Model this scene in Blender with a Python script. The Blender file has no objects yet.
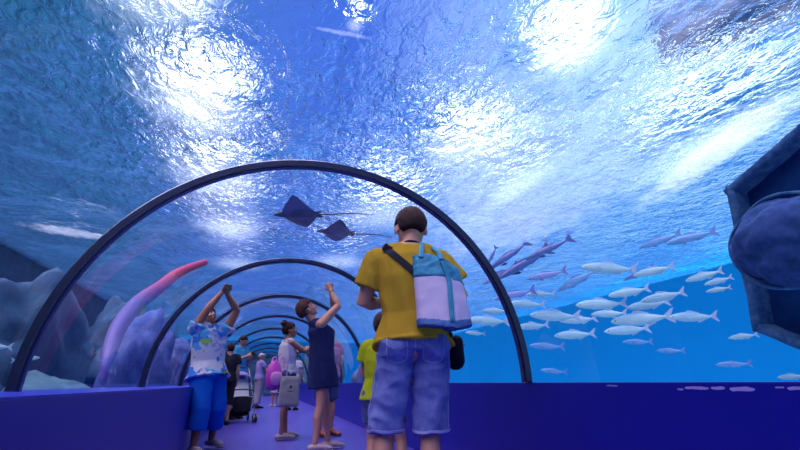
import bpy, bmesh, math, random
from mathutils import Vector, Matrix, noise
from mathutils.bvhtree import BVHTree
PI = math.pi
V = Vector
scene = bpy.context.scene
COL = scene.collection
RND = random.Random(7)

# ---------------------------------------------------------------- camera
F_PX, PITCH, YAW, ROLL = 435.0, 0.348, 0.295, -0.003
cam_d = bpy.data.cameras.new('camera')
cam = bpy.data.objects.new('camera', cam_d)
COL.objects.link(cam)
scene.camera = cam
cam_d.sensor_width = 36.0
cam_d.lens = F_PX * 36.0 / 800.0
cam_d.clip_start = 0.05
cam_d.clip_end = 200
fw = V((math.sin(YAW) * math.cos(PITCH), math.cos(YAW) * math.cos(PITCH), math.sin(PITCH)))
r0 = V((math.cos(YAW), -math.sin(YAW), 0)); u0 = r0.cross(fw)
rr = r0 * math.cos(ROLL) + u0 * math.sin(ROLL); uu = -r0 * math.sin(ROLL) + u0 * math.cos(ROLL)
mm = Matrix((rr, uu, -fw)).transposed().to_4x4()
mm.translation = V((-0.297, 0.0, 0.74))
cam.matrix_world = mm

# ---------------------------------------------------------------- view and light
scene.view_settings.view_transform = 'Standard'
scene.view_settings.look = 'None'
scene.view_settings.gamma = 1
scene.view_settings.use_curve_mapping = False
scene.view_settings.exposure = 0.0
scene.cycles.max_bounces = 10
scene.cycles.transparent_max_bounces = 24
scene.cycles.transmission_bounces = 8
scene.cycles.sample_clamp_indirect = 3.0
scene.cycles.sample_clamp_direct = 12.0
scene.cycles.caustics_reflective = False
scene.cycles.caustics_refractive = False

def new_mat(name):
    m = bpy.data.materials.new(name); m.use_nodes = True
    nt = m.node_tree; nt.nodes.clear()
    return m, nt
def nd(nt, t, **kw):
    n = nt.nodes.new(t)
    for k, v in kw.items():
        if k in n.inputs: n.inputs[k].default_value = v
        else: setattr(n, k, v)
    return n
def lk(nt, a, ao, b, bi): nt.links.new(a.outputs[ao], b.inputs[bi])

world = bpy.data.worlds.new('hall_air'); scene.world = world; world.use_nodes = True
wn = world.node_tree; wn.nodes.clear()
wo = nd(wn, 'ShaderNodeOutputWorld'); wb = nd(wn, 'ShaderNodeBackground')
tc = nd(wn, 'ShaderNodeTexCoord'); sx = nd(wn, 'ShaderNodeSeparateXYZ')
rp = nd(wn, 'ShaderNodeValToRGB')
mr = nd(wn, 'ShaderNodeMapRange'); mr.inputs['From Min'].default_value = -1; mr.inputs['From Max'].default_value = 1
lk(wn, tc, 'Generated', sx, 0); lk(wn, sx, 'X', mr, 'Value'); lk(wn, mr, 0, rp, 0)
els = rp.color_ramp.elements
els[0].position = 0.24; els[0].color = (0.002, 0.055, 0.10, 1)
els[1].position = 0.92; els[1].color = (0.50, 0.80, 1.0, 1)
for p_, c_ in ((0.36, (0.015, 0.13, 0.27, 1)), (0.46, (0.06, 0.14, 0.60, 1)), (0.56, (0.04, 0.115, 0.62, 1)), (0.68, (0.28, 0.42, 0.95, 1)), (0.80, (0.30, 0.60, 1.0, 1))):
    e = els.new(p_); e.color = c_
lk(wn, rp, 0, wb, 'Color'); wb.inputs['Strength'].default_value = 1.0
lk(wn, wb, 0, wo, 0)

def add_light(name, kind, loc, power, color, size=1.0, size_y=None, target=None, angle=None):
    ld = bpy.data.lights.new(name, kind); ld.energy = power; ld.color = color
    if kind == 'AREA':
        ld.shape = 'RECTANGLE' if size_y else 'DISK'; ld.size = size
        if size_y: ld.size_y = size_y
    elif kind == 'SUN': ld.angle = angle
    else: ld.shadow_soft_size = size
    o = bpy.data.objects.new(name, ld); COL.objects.link(o); o.location = loc
    if target is not None:
        o.rotation_euler = (V(target) - V(loc)).to_track_quat('-Z', 'Y').to_euler()
    return o
add_light('daylight_through_roof', 'SUN', (-5, -1, 12), 26.0, (1.0, 0.86, 1.0), target=(0.4, 3.0, 0), angle=math.radians(60))

WATER_Z = 3.6

# ---------------------------------------------------------------- mesh helpers
def link_mesh(name, me, mat=None, parent=None, smooth=True):
    o = bpy.data.objects.new(name, me); COL.objects.link(o)
    if mat is not None:
        me.materials.clear(); me.materials.append(mat)
    if smooth: me.polygons.foreach_set('use_smooth', [True] * len(me.polygons))
    if parent is not None: o.parent = parent
    return o
def obj(name, bm, mat=None, parent=None, smooth=False, recalc=True):
    if recalc: bmesh.ops.recalc_face_normals(bm, faces=bm.faces[:])
    me = bpy.data.meshes.new(name); bm.to_mesh(me); bm.free()
    return link_mesh(name, me, mat, parent, smooth)
def tag(o, label=None, cat=None, group=None, kind=None):
    if label: o['label'] = label
    if cat: o['category'] = cat
    if group: o['group'] = group
    if kind: o['kind'] = kind
    return o
def empty(name, loc=(0, 0, 0), rz=0.0):
    o = bpy.data.objects.new(name, None); COL.objects.link(o)
    o.location = loc; o.rotation_euler = (0, 0, rz); o.empty_display_size = 0.1
    return o
def add_box(bm, lo, hi, bevel=0.0, M=None):
    r = bmesh.ops.create_cube(bm, size=1.0)
    vs = r['verts']
    for v in vs:
        v.co = V(((lo[i] + hi[i]) / 2 + v.co[i] * (hi[i] - lo[i])) for i in range(3))
    if M is not None:
        for v in vs: v.co = M @ v.co
    if bevel > 0:
        es = list({e for v in vs for e in v.link_edges})
        bmesh.ops.bevel(bm, geom=es, offset=bevel, segments=2, affect='EDGES', profile=0.7)
def frame_for(t, lat=None):
    t = t.normalized()
    if lat is None or abs(t.dot(lat.normalized())) > 0.98:
        lat = V((1, 0, 0)) if abs(t.x) < 0.9 else V((0, 1, 0))
    a = (lat - t * lat.dot(t)).normalized()
    return a, t.cross(a)
def chain(bm, pts, rad, lat=None, n=18, round_ends=True, squareness=0.0):
    """closed tube along pts; rad = list of r or (a,b): a along lat, b across"""
    pts = [V(p) for p in pts]; rad = [(r, r) if not isinstance(r, (tuple, list)) else r for r in rad]
    N = len(pts); rings = []
    lv = V(lat) if lat is not None else None
    stations = []
    for i in range(N):
        t = (pts[min(i + 1, N - 1)] - pts[max(i - 1, 0)])
        if t.length < 1e-7: t = V((0, 0, 1))
        stations.append((pts[i], rad[i], t.normalized()))
    st = []
    if round_ends:
        p, r, t = stations[0]; m = min(r)
        st.append((p - t * m * 0.92, (r[0] * 0.35, r[1] * 0.35), t)); st.append((p - t * m * 0.6, (r[0] * 0.78, r[1] * 0.78), t))
    st += stations
    if round_ends:
        p, r, t = stations[-1]; m = min(r)
        st.append((p + t * m * 0.6, (r[0] * 0.78, r[1] * 0.78), t)); st.append((p + t * m * 0.92, (r[0] * 0.35, r[1] * 0.35), t))
    prev_a = None
    for p, r, t in st:
        if lv is not None: a, b = frame_for(t, lv)
        else:
            a, b = frame_for(t, prev_a)
        prev_a = a
        ring = []
        for k in range(n):
            th = 2 * PI * k / n; c, s = math.cos(th), math.sin(th)
            if squareness:
                e = 1 - squareness
                c = math.copysign(abs(c) ** e, c); s = math.copysign(abs(s) ** e, s)
            ring.append(bm.verts.new(p + a * (r[0] * c) + b * (r[1] * s)))
        rings.append(ring)
    for i in range(len(rings) - 1):
        for k in range(n):
            bm.faces.new((rings[i][k], rings[i][(k + 1) % n], rings[i + 1][(k + 1) % n], rings[i + 1][k]))
    bm.faces.new(rings[0][::-1]); bm.faces.new(rings[-1])
def smooth_path(pts, sub=6):
    pts = [V(p) for p in pts]; out = []
    for i in range(len(pts) - 1):
        p0, p1, p2, p3 = pts[max(i - 1, 0)], pts[i], pts[i + 1], pts[min(i + 2, len(pts) - 1)]
        for k in range(sub):
            t = k / sub
            out.append(0.5 * ((2 * p1) + (p2 - p0) * t + (2 * p0 - 5 * p1 + 4 * p2 - p3) * t * t + (3 * p1 - p0 - 3 * p2 + p3) * t ** 3))
    out.append(pts[-1]); return out
def tube(bm, pts, r, n=8, sub=5):
    pts = smooth_path(pts, sub) if sub > 1 and len(pts) > 2 else [V(p) for p in pts]
    chain(bm, pts, [r] * len(pts), n=n)
def ellipsoid(bm, c, rx, ry, rz, M=None, seg=20):
    r = bmesh.ops.create_uvsphere(bm, u_segments=seg, v_segments=seg * 2 // 3, radius=1.0)
    for v in r['verts']:
        co = V((v.co.x * rx, v.co.y * ry, v.co.z * rz))
        if M is not None: co = M @ co
        v.co = V(c) + co
    return r['verts']
def remesh(bm, voxel, smooth_it=4):
    """fuse everything in bm into one continuous surface and return its mesh"""
    me = bpy.data.meshes.new('tmp'); bmesh.ops.recalc_face_normals(bm, faces=bm.faces[:])
    bm.to_mesh(me); bm.free()
    o = bpy.data.objects.new('tmp', me); COL.objects.link(o)
    m = o.modifiers.new('r', 'REMESH'); m.mode = 'VOXEL'; m.voxel_size = voxel; m.use_smooth_shade = True
    if smooth_it:
        s = o.modifiers.new('s', 'SMOOTH'); s.factor = 0.5; s.iterations = smooth_it
    dg = bpy.context.evaluated_depsgraph_get()
    out = bpy.data.meshes.new_from_object(o.evaluated_get(dg))
    bpy.data.objects.remove(o); bpy.data.meshes.remove(me)
    return out
def wrinkle(me, amp, scale=9.0, stretch=(1, 1, 1), seed=0.0):
    me.update()
    ns = [v.normal.copy() for v in me.vertices]
    for v, nn in zip(me.vertices, ns):
        q = V((v.co.x * stretch[0], v.co.y * stretch[1], v.co.z * stretch[2])) * scale + V((seed, seed * 1.7, -seed))
        d = 1 - abs(noise.noise(q)) * 2 + 0.4 * noise.noise(q * 2.1)
        v.co += nn * (amp * d)
    me.update()
def bvh_of(me, M=None):
    vs = [(M @ v.co) if M else v.co.copy() for v in me.vertices]
    return BVHTree.FromPolygons(vs, [tuple(p.vertices) for p in me.polygons])
def ribbon_on(bvh, pts, width, thick=0.004, off=0.004, sub=8, up=None, free=()):
    """strap that lies on a surface: a swept flat strip following the closest surface points"""
    path = smooth_path(pts, sub); bm = bmesh.new(); rows = []
    cen = []
    for p in path:
        loc, nn, idx, d = bvh.find_nearest(p)
        if loc is None or d > 0.10: cen.append((p, None))
        else: cen.append((loc + nn * off, nn))
    last = next((n_ for _, n_ in cen if n_), V((0, -1, 0)))
    cc = []
    for p, n_ in cen:
        if n_ is None: n_ = last
        last = n_; cc.append([p, n_])
    for it in range(3):
        for i in range(1, len(cc) - 1):
            cc[i][1] = (cc[i - 1][1] + cc[i][1] + cc[i + 1][1]).normalized()
            cc[i][0] = (cc[i - 1][0] + cc[i][0] * 2 + cc[i + 1][0]) / 4
    for i, (p, n_) in enumerate(cc):
        t = (cc[min(i + 1, len(cc) - 1)][0] - cc[max(i - 1, 0)][0]).normalized()
        s = t.cross(n_).normalized() * width / 2
        rows.append([bm.verts.new(p - s), bm.verts.new(p - s + n_ * thick), bm.verts.new(p + s + n_ * thick), bm.verts.new(p + s)])
    for a, b in zip(rows, rows[1:]):
        for k in range(4): bm.faces.new((a[k], a[(k + 1) % 4], b[(k + 1) % 4], b[k]))
    bm.faces.new(rows[0]); bm.faces.new(rows[-1][::-1])
    return bm
def patch_on(bvh, center, ud, vd, outline, off=0.003, thick=0.003, res=9):
    """a thin shape (outline in (u,v) metres, star shaped) pressed on a surface along -normal"""
    ud = V(ud).normalized(); vd = V(vd).normalized(); nd_ = ud.cross(vd).normalized()
    bm = bmesh.new(); K = len(outline); top = []; bot = []
    def put(u, v, h):
        q = V(center) + ud * u + vd * v
        hit = bvh.ray_cast(q + nd_ * 0.3, -nd_, 0.6)
        if hit[0] is None: hit = bvh.find_nearest(q)
        return bm.verts.new(hit[0] + hit[1] * h)
    cu = sum(p[0] for p in outline) / K; cv = sum(p[1] for p in outline) / K
    for h, store in ((off + thick, top), (off * 0.2, bot)):
        rings = []
        for j in range(1, res + 1):
            s = j / res
            rings.append([put(cu + (p[0] - cu) * s, cv + (p[1] - cv) * s, h) for p in outline])
        store.append(put(cu, cv, h)); store.append(rings)
    for c, rings in (top, bot):
        for k in range(K): bm.faces.new((c, rings[0][k], rings[0][(k + 1) % K]))
        for a, b in zip(rings, rings[1:]):
            for k in range(K): bm.faces.new((a[k], b[k], b[(k + 1) % K], a[(k + 1) % K]))
    for k in range(K): bm.faces.new((top[1][-1][k], top[1][-1][(k + 1) % K], bot[1][-1][(k + 1) % K], bot[1][-1][k]))
    return bm

# ---------------------------------------------------------------- materials
def principled(name, color, rough=0.6, metal=0.0, noise_amt=0.0, noise_scale=8.0, color2=None, bump=0.0, bump_scale=40.0, spec=0.5, sss=0.0, emit=None, coat=0.0, sheen=0.0):
    m, nt = new_mat(name)
    o = nd(nt, 'ShaderNodeOutputMaterial'); b = nd(nt, 'ShaderNodeBsdfPrincipled')
    b.inputs['Base Color'].default_value = (*color, 1); b.inputs['Roughness'].default_value = rough
    b.inputs['Metallic'].default_value = metal; b.inputs['Specular IOR Level'].default_value = spec
    b.inputs['Coat Weight'].default_value = coat; b.inputs['Sheen Weight'].default_value = sheen
    if emit: b.inputs['Emission Color'].default_value = (*emit[0], 1); b.inputs['Emission Strength'].default_value = emit[1]
    lk(nt, b, 0, o, 0)
    t = nd(nt, 'ShaderNodeTexCoord')
    if noise_amt > 0:
        c2 = color2 or tuple(c * 0.5 for c in color)
        nz = nd(nt, 'ShaderNodeTexNoise', Scale=noise_scale, Detail=5.0, Roughness=0.6)
        rp = nd(nt, 'ShaderNodeValToRGB'); rp.color_ramp.elements[0].position = 0.35; rp.color_ramp.elements[1].position = 0.68
        mx = nd(nt, 'ShaderNodeMix', data_type='RGBA')
        mu = nd(nt, 'ShaderNodeMath', operation='MULTIPLY'); mu.inputs[1].default_value = noise_amt
        lk(nt, t, 'Object', nz, 'Vector'); lk(nt, nz, 0, rp, 0); lk(nt, rp, 0, mu, 0); lk(nt, mu, 0, mx, 0)
        mx.inputs[6].default_value = (*color, 1); mx.inputs[7].default_value = (*c2, 1)
        lk(nt, mx, 2, b, 'Base Color')
    if bump > 0:
        nz = nd(nt, 'ShaderNodeTexNoise', Scale=bump_scale, Detail=4.0)
        bp = nd(nt, 'ShaderNodeBump', Strength=bump, Distance=0.01)
        lk(nt, t, 'Object', nz, 'Vector'); lk(nt, nz, 0, bp, 'Height'); lk(nt, bp, 0, b, 'Normal')
    return m
M = {}
M['blue_wall'] = principled('blue_wall_paint', (0.0015, 0.003, 0.27), 0.42, noise_amt=0.35, noise_scale=2.5, color2=(0.002, 0.005, 0.33))
M['ledge'] = principled('ledge_paint', (0.015, 0.02, 0.45), 0.3)
M['rib'] = principled('rib_metal', (0.012, 0.016, 0.05), 0.28, metal=0.3)
M['rib_highlight'] = principled('rib_highlight_metal', (0.10, 0.10, 0.30), 0.22, metal=0.4)
M['tank_wall'] = principled('tank_wall_blue', (0.004, 0.40, 0.90), 0.9, noise_amt=0.5, noise_scale=0.35, color2=(0.003, 0.33, 0.84), spec=0.1)
M['sand'] = principled('pale_sand', (0.45, 0.78, 0.95), 0.9, noise_amt=0.5, noise_scale=3.0, color2=(0.2, 0.45, 0.7), bump=0.4, bump_scale=12)
M['rock_dark'] = principled('dark_blue_rock', (0.012, 0.05, 0.13), 0.85, noise_amt=0.9, noise_scale=3.0, color2=(0.03, 0.12, 0.24), bump=0.8, bump_scale=9)
M['rock_pale'] = principled('pale_rock', (0.22, 0.30, 0.62), 0.85, noise_amt=0.9, noise_scale=5.0, color2=(0.07, 0.12, 0.38), bump=0.8, bump_scale=12)
M['rock_green'] = principled('grey_green_rock', (0.06, 0.16, 0.24), 0.85, noise_amt=0.9, noise_scale=4.0, color2=(0.16, 0.36, 0.42), bump=0.8, bump_scale=12)
M['rock_lilac'] = principled('lilac_rock', (0.24, 0.32, 0.80), 0.85, noise_amt=0.9, noise_scale=4.0, color2=(0.06, 0.11, 0.45), bump=0.8, bump_scale=12)
def gradient_mat(name, c1, c2, axis, lo, hi, rough=0.6):
    m, nt = new_mat(name)
    o = nd(nt, 'ShaderNodeOutputMaterial'); b = nd(nt, 'ShaderNodeBsdfPrincipled', Roughness=rough)
    t = nd(nt, 'ShaderNodeTexCoord'); sx = nd(nt, 'ShaderNodeSeparateXYZ'); mr = nd(nt, 'ShaderNodeMapRange')
    mr.inputs['From Min'].default_value = lo; mr.inputs['From Max'].default_value = hi
    mx = nd(nt, 'ShaderNodeMix', data_type='RGBA'); mx.inputs[6].default_value = (*c1, 1); mx.inputs[7].default_value = (*c2, 1)
    lk(nt, t, 'Object', sx, 0); lk(nt, sx, axis, mr, 'Value'); lk(nt, mr, 0, mx, 0); lk(nt, mx, 2, b, 'Base Color'); lk(nt, b, 0, o, 0)
    return m
M['rose'] = gradient_mat('rose_reflection', (0.20, 0.16, 0.55), (0.85, 0.10, 0.22), 'Z', 2.0, 2.6)
M['fish0'] = gradient_mat('pale_silver_fish', (0.62, 0.95, 1.0), (0.16, 0.50, 0.82), 'Z', 0.0, 0.09, 0.35)
M['fish1'] = gradient_mat('violet_blue_fish', (0.30, 0.62, 0.98), (0.08, 0.32, 0.75), 'Z', -0.04, 0.07, 0.4)
M['fish2'] = gradient_mat('mauve_fish', (0.40, 0.50, 0.92), (0.10, 0.20, 0.62), 'Z', -0.03, 0.05, 0.4)
M['fish3'] = gradient_mat('dark_slender_fish', (0.16, 0.28, 0.65), (0.03, 0.07, 0.30), 'Z', -0.05, 0.03, 0.4)
for k_, c_ in enumerate([(0.55, 0.72, 0.95), (0.2, 0.36, 0.75), (0.2, 0.2, 0.6), (0.04, 0.09, 0.32)]): M['fin%d' % k_] = principled('fish_fin_%s' % 'abcd'[k_], c_, 0.5)
M['black'] = principled('matt_black', (0.008, 0.008, 0.012), 0.5)
M['ray_skin'] = principled('ray_skin', (0.09, 0.14, 0.27), 0.6, noise_amt=0.6, noise_scale=5.0, color2=(0.16, 0.20, 0.36))
M['ray_dark'] = principled('ray_dark_skin', (0.025, 0.03, 0.09), 0.5)
M['wreck'] = principled('sunken_timber', (0.004, 0.04, 0.17), 0.9, spec=0.1, noise_amt=0.8, noise_scale=3.0, color2=(0.01, 0.09, 0.27), bump=0.7, bump_scale=10)
M['wreck_rim'] = principled('sunken_timber_crusted', (0.03, 0.11, 0.30), 0.9, spec=0.1, noise_amt=0.9, noise_scale=12.0, color2=(0.12, 0.26, 0.46), bump=0.9, bump_scale=25)
M['boulder'] = principled('boulder_stone', (0.008, 0.045, 0.16), 0.8, noise_amt=0.9, noise_scale=9.0, color2=(0.05, 0.10, 0.34), spec=0.2, bump=0.9, bump_scale=9)

def floor_mat():
    m, nt = new_mat('violet_floor')
    o = nd(nt, 'ShaderNodeOutputMaterial'); b = nd(nt, 'ShaderNodeBsdfPrincipled', Roughness=0.28)
    t = nd(nt, 'ShaderNodeTexCoord'); nz = nd(nt, 'ShaderNodeTexNoise', Scale=1.2, Detail=6.0)
    mx = nd(nt, 'ShaderNodeMix', data_type='RGBA'); mx.inputs[6].default_value = (0.11, 0.07, 0.52, 1); mx.inputs[7].default_value = (0.17, 0.12, 0.66, 1)
    n2 = nd(nt, 'ShaderNodeTexNoise', Scale=90.0, Detail=2.0); bp = nd(nt, 'ShaderNodeBump', Strength=0.12, Distance=0.01)
    lk(nt, t, 'Object', nz, 0); lk(nt, nz, 0, mx, 0); lk(nt, mx, 2, b, 'Base Color')
    lk(nt, t, 'Object', n2, 0); lk(nt, n2, 0, bp, 'Height'); lk(nt, bp, 0, b, 'Normal'); lk(nt, b, 0, o, 0)
    return m
M['floor'] = floor_mat()

def glass_mat():
    m, nt = new_mat('acrylic_panel')
    o = nd(nt, 'ShaderNodeOutputMaterial'); tr = nd(nt, 'ShaderNodeBsdfTransparent'); tr.inputs[0].default_value = (0.93, 0.96, 1.0, 1)
    gl = nd(nt, 'ShaderNodeBsdfGlossy', Roughness=0.02); gl.inputs[0].default_value = (0.85, 0.85, 1.0, 1)
    lw = nd(nt, 'ShaderNodeLayerWeight', Blend=0.5); mx = nd(nt, 'ShaderNodeMixShader')
    pw = nd(nt, 'ShaderNodeMath', operation='POWER'); pw.inputs[1].default_value = 4.0
    fr = nd(nt, 'ShaderNodeMath', operation='MULTIPLY_ADD'); fr.inputs[1].default_value = 0.55; fr.inputs[2].default_value = 0.035
    lk(nt, lw, 'Facing', pw, 0); lk(nt, pw, 0, fr, 0); lk(nt, fr, 0, mx, 0); lk(nt, tr, 0, mx, 1); lk(nt, gl, 0, mx, 2); lk(nt, mx, 0, o, 0)
    return m
M['acrylic'] = glass_mat()

def water_mat():
    m, nt = new_mat('rippled_water')
    o = nd(nt, 'ShaderNodeOutputMaterial')
    t = nd(nt, 'ShaderNodeTexCoord')
    mp = nd(nt, 'ShaderNodeMapping'); mp.inputs['Scale'].default_value = (1.0, 0.62, 1); mp.inputs['Rotation'].default_value = (0, 0, 0.35)
    n1 = nd(nt, 'ShaderNodeTexNoise', Scale=8.5, Detail=3.0, Roughness=0.55, Distortion=0.9)
    n2 = nd(nt, 'ShaderNodeTexNoise', Scale=1.6, Detail=2.0, Roughness=0.5, Distortion=0.5)
    lk(nt, t, 'Object', mp, 0); lk(nt, mp, 0, n1, 0); lk(nt, mp, 0, n2, 0)
    ad = nd(nt, 'ShaderNodeMath', operation='MULTIPLY_ADD'); ad.inputs[1].default_value = 2.2
    lk(nt, n2, 0, ad, 0); lk(nt, n1, 0, ad, 2)
    n3 = nd(nt, 'ShaderNodeTexNoise', Scale=0.33, Detail=1.0); lk(nt, t, 'Object', n3, 0)
    ms = nd(nt, 'ShaderNodeMapRange'); ms.inputs['From Min'].default_value = 0.38; ms.inputs['From Max'].default_value = 0.62
    ms.inputs['To Min'].default_value = 0.45; ms.inputs['To Max'].default_value = 1.15; lk(nt, n3, 0, ms, 'Value')
    hm = nd(nt, 'ShaderNodeMath', operation='MULTIPLY'); lk(nt, ad, 0, hm, 0); lk(nt, ms, 0, hm, 1)
    bp = nd(nt, 'ShaderNodeBump', Strength=1.0, Distance=WB); lk(nt, hm, 0, bp, 'Height')
    rf = nd(nt, 'ShaderNodeBsdfGlass', Roughness=0.04, IOR=1.12); rf.inputs[0].default_value = (0.93, 0.97, 1, 1)
    tl = nd(nt, 'ShaderNodeBsdfTranslucent'); tl.inputs[0].default_value = (0.12, 0.42, 1.0, 1)
    tp = nd(nt, 'ShaderNodeBsdfTransparent'); tp.inputs[0].default_value = (1, 1, 1, 1)
    for q in (rf, tl): lk(nt, bp, 0, q, 'Normal')
    m1 = nd(nt, 'ShaderNodeMixShader'); m1.inputs[0].default_value = 0.03
    m2 = nd(nt, 'ShaderNodeMixShader'); m2.inputs[0].default_value = 0.08
    lk(nt, rf, 0, m1, 1); lk(nt, tl, 0, m1, 2); lk(nt, m1, 0, m2, 1); lk(nt, tp, 0, m2, 2)
    # foam-like streaks for bright glare; broad patches paint in haze and lamp glow
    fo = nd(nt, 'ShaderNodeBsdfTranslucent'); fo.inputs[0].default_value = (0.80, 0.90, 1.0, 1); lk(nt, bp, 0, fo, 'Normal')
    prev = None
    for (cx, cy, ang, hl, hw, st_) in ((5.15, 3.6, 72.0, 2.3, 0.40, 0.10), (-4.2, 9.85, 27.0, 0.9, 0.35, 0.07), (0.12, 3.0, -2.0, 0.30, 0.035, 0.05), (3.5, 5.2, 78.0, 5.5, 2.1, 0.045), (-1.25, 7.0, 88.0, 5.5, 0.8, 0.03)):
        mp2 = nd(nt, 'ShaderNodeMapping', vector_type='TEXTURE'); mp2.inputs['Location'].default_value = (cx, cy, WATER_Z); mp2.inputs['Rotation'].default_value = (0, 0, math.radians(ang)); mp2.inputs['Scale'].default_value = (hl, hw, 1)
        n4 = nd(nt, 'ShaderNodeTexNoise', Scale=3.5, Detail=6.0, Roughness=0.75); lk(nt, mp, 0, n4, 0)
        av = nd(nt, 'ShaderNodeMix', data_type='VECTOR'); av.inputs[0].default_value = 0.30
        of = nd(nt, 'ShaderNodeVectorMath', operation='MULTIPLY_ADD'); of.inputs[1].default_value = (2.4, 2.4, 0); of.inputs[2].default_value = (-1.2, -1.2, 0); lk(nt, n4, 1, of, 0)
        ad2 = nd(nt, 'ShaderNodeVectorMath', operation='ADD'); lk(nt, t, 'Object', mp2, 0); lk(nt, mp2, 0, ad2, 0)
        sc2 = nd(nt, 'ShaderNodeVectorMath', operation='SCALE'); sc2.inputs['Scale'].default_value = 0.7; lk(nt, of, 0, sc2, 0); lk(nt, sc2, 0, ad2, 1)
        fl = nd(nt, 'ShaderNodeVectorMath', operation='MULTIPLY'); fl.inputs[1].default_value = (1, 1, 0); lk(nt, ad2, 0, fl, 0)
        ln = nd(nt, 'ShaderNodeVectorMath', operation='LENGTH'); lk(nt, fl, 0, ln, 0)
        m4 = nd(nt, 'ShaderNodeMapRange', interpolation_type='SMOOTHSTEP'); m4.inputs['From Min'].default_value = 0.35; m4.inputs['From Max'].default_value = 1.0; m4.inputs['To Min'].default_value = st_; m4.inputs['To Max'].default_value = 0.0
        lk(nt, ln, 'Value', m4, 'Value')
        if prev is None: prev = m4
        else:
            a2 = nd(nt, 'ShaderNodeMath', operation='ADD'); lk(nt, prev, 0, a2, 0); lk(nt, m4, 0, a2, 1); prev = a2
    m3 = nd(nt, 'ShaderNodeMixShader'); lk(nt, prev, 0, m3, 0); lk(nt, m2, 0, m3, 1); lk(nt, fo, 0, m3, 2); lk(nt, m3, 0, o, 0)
    return m
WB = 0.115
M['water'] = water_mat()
def lamp_mat(name, c, s):
    m, nt = new_mat(name)
    o = nd(nt, 'ShaderNodeOutputMaterial'); e = nd(nt, 'ShaderNodeEmission', Strength=s); e.inputs[0].default_value = (*c, 1)
    lk(nt, e, 0, o, 0); return m
def glow_mat():
    m, nt = new_mat('lamp_glow')
    o = nd(nt, 'ShaderNodeOutputMaterial'); e = nd(nt, 'ShaderNodeEmission'); e.inputs[0].default_value = (0.86, 0.90, 1.0, 1)
    t = nd(nt, 'ShaderNodeTexCoord'); vl = nd(nt, 'ShaderNodeVectorMath', operation='LENGTH'); sc_ = nd(nt, 'ShaderNodeVectorMath', operation='MULTIPLY'); sc_.inputs[1].default_value = (1, 1, 0)
    mr = nd(nt, 'ShaderNodeMapRange', interpolation_type='SMOOTHERSTEP'); mr.inputs['From Min'].default_value = 0.0; mr.inputs['From Max'].default_value = 1.0
    mr.inputs['To Min'].default_value = 1.0; mr.inputs['To Max'].default_value = 0.0
    pw = nd(nt, 'ShaderNodeMath', operation='POWER'); pw.inputs[1].default_value = 2.0
    mu = nd(nt, 'ShaderNodeMath', operation='MULTIPLY_ADD'); mu.inputs[1].default_value = 6.0; mu.inputs[2].default_value = 0.0
    lk(nt, t, 'Object', sc_, 0); lk(nt, sc_, 0, vl, 0); lk(nt, vl, 'Value', mr, 'Value'); lk(nt, mr, 0, pw, 0); lk(nt, pw, 0, mu, 0); lk(nt, mu, 0, e, 'Strength')
    tr = nd(nt, 'ShaderNodeBsdfTransparent'); ad = nd(nt, 'ShaderNodeAddShader')
    lk(nt, e, 0, ad, 0); lk(nt, tr, 0, ad, 1); lk(nt, ad, 0, o, 0); return m
M['lamp'] = glow_mat()
M['fill_plain'] = lamp_mat('fill_glow', (0.72, 0.86, 1.0), 2.0)

def fill_mat():
    m, nt = new_mat('fill_glow')
    o = nd(nt, 'ShaderNodeOutputMaterial'); e = nd(nt, 'ShaderNodeEmission'); e.inputs[0].default_value = (0.74, 0.87, 1.0, 1)
    t = nd(nt, 'ShaderNodeTexCoord'); sp = nd(nt, 'ShaderNodeVectorMath', operation='MULTIPLY_ADD'); sp.inputs[1].default_value = (2, 2, 0); sp.inputs[2].default_value = (-1, -1, 0)
    vl = nd(nt, 'ShaderNodeVectorMath', operation='LENGTH'); mr = nd(nt, 'ShaderNodeMapRange', interpolation_type='SMOOTHSTEP')
    mr.inputs['From Min'].default_value = 0.2; mr.inputs['From Max'].default_value = 1.0; mr.inputs['To Min'].default_value = 2.6; mr.inputs['To Max'].default_value = 0.0
    tr = nd(nt, 'ShaderNodeBsdfTransparent'); ad = nd(nt, 'ShaderNodeAddShader')
    lk(nt, t, 'Generated', sp, 0); lk(nt, sp, 0, vl, 0); lk(nt, vl, 'Value', mr, 'Value'); lk(nt, mr, 0, e, 'Strength')
    lk(nt, e, 0, ad, 0); lk(nt, tr, 0, ad, 1); lk(nt, ad, 0, o, 0); return m
M['fill'] = fill_mat()

# ---------------------------------------------------------------- setting
WR, WLF, HR = 1.52, -1.03, 0.74      # right wall face, left wall face, wall height
Y0, Y1 = -1.5, 30.0
def struct(o): o['kind'] = 'structure'; return o
bm = bmesh.new(); add_box(bm, (WLF - 0.7, Y0, -0.12), (WR + 0.3, Y1, 0.0)); struct(obj('floor', bm, M['floor']))
bm = bmesh.new(); add_box(bm, (WR, Y0, 0.0), (WR + 0.22, Y1, HR), 0.006); struct(obj('wall_right', bm, M['blue_wall']))
bm = bmesh.new(); add_box(bm, (-1.72, Y0, 0.0), (WLF, Y1, 0.695), 0.004); wl = struct(obj('wall_left', bm, M['blue_wall']))
bm = bmesh.new(); add_box(bm, (-1.72, Y0, 0.695), (WLF - 0.002, Y1, 0.703), 0.003); struct(obj('trim_1', bm, M['ledge']))
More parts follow.
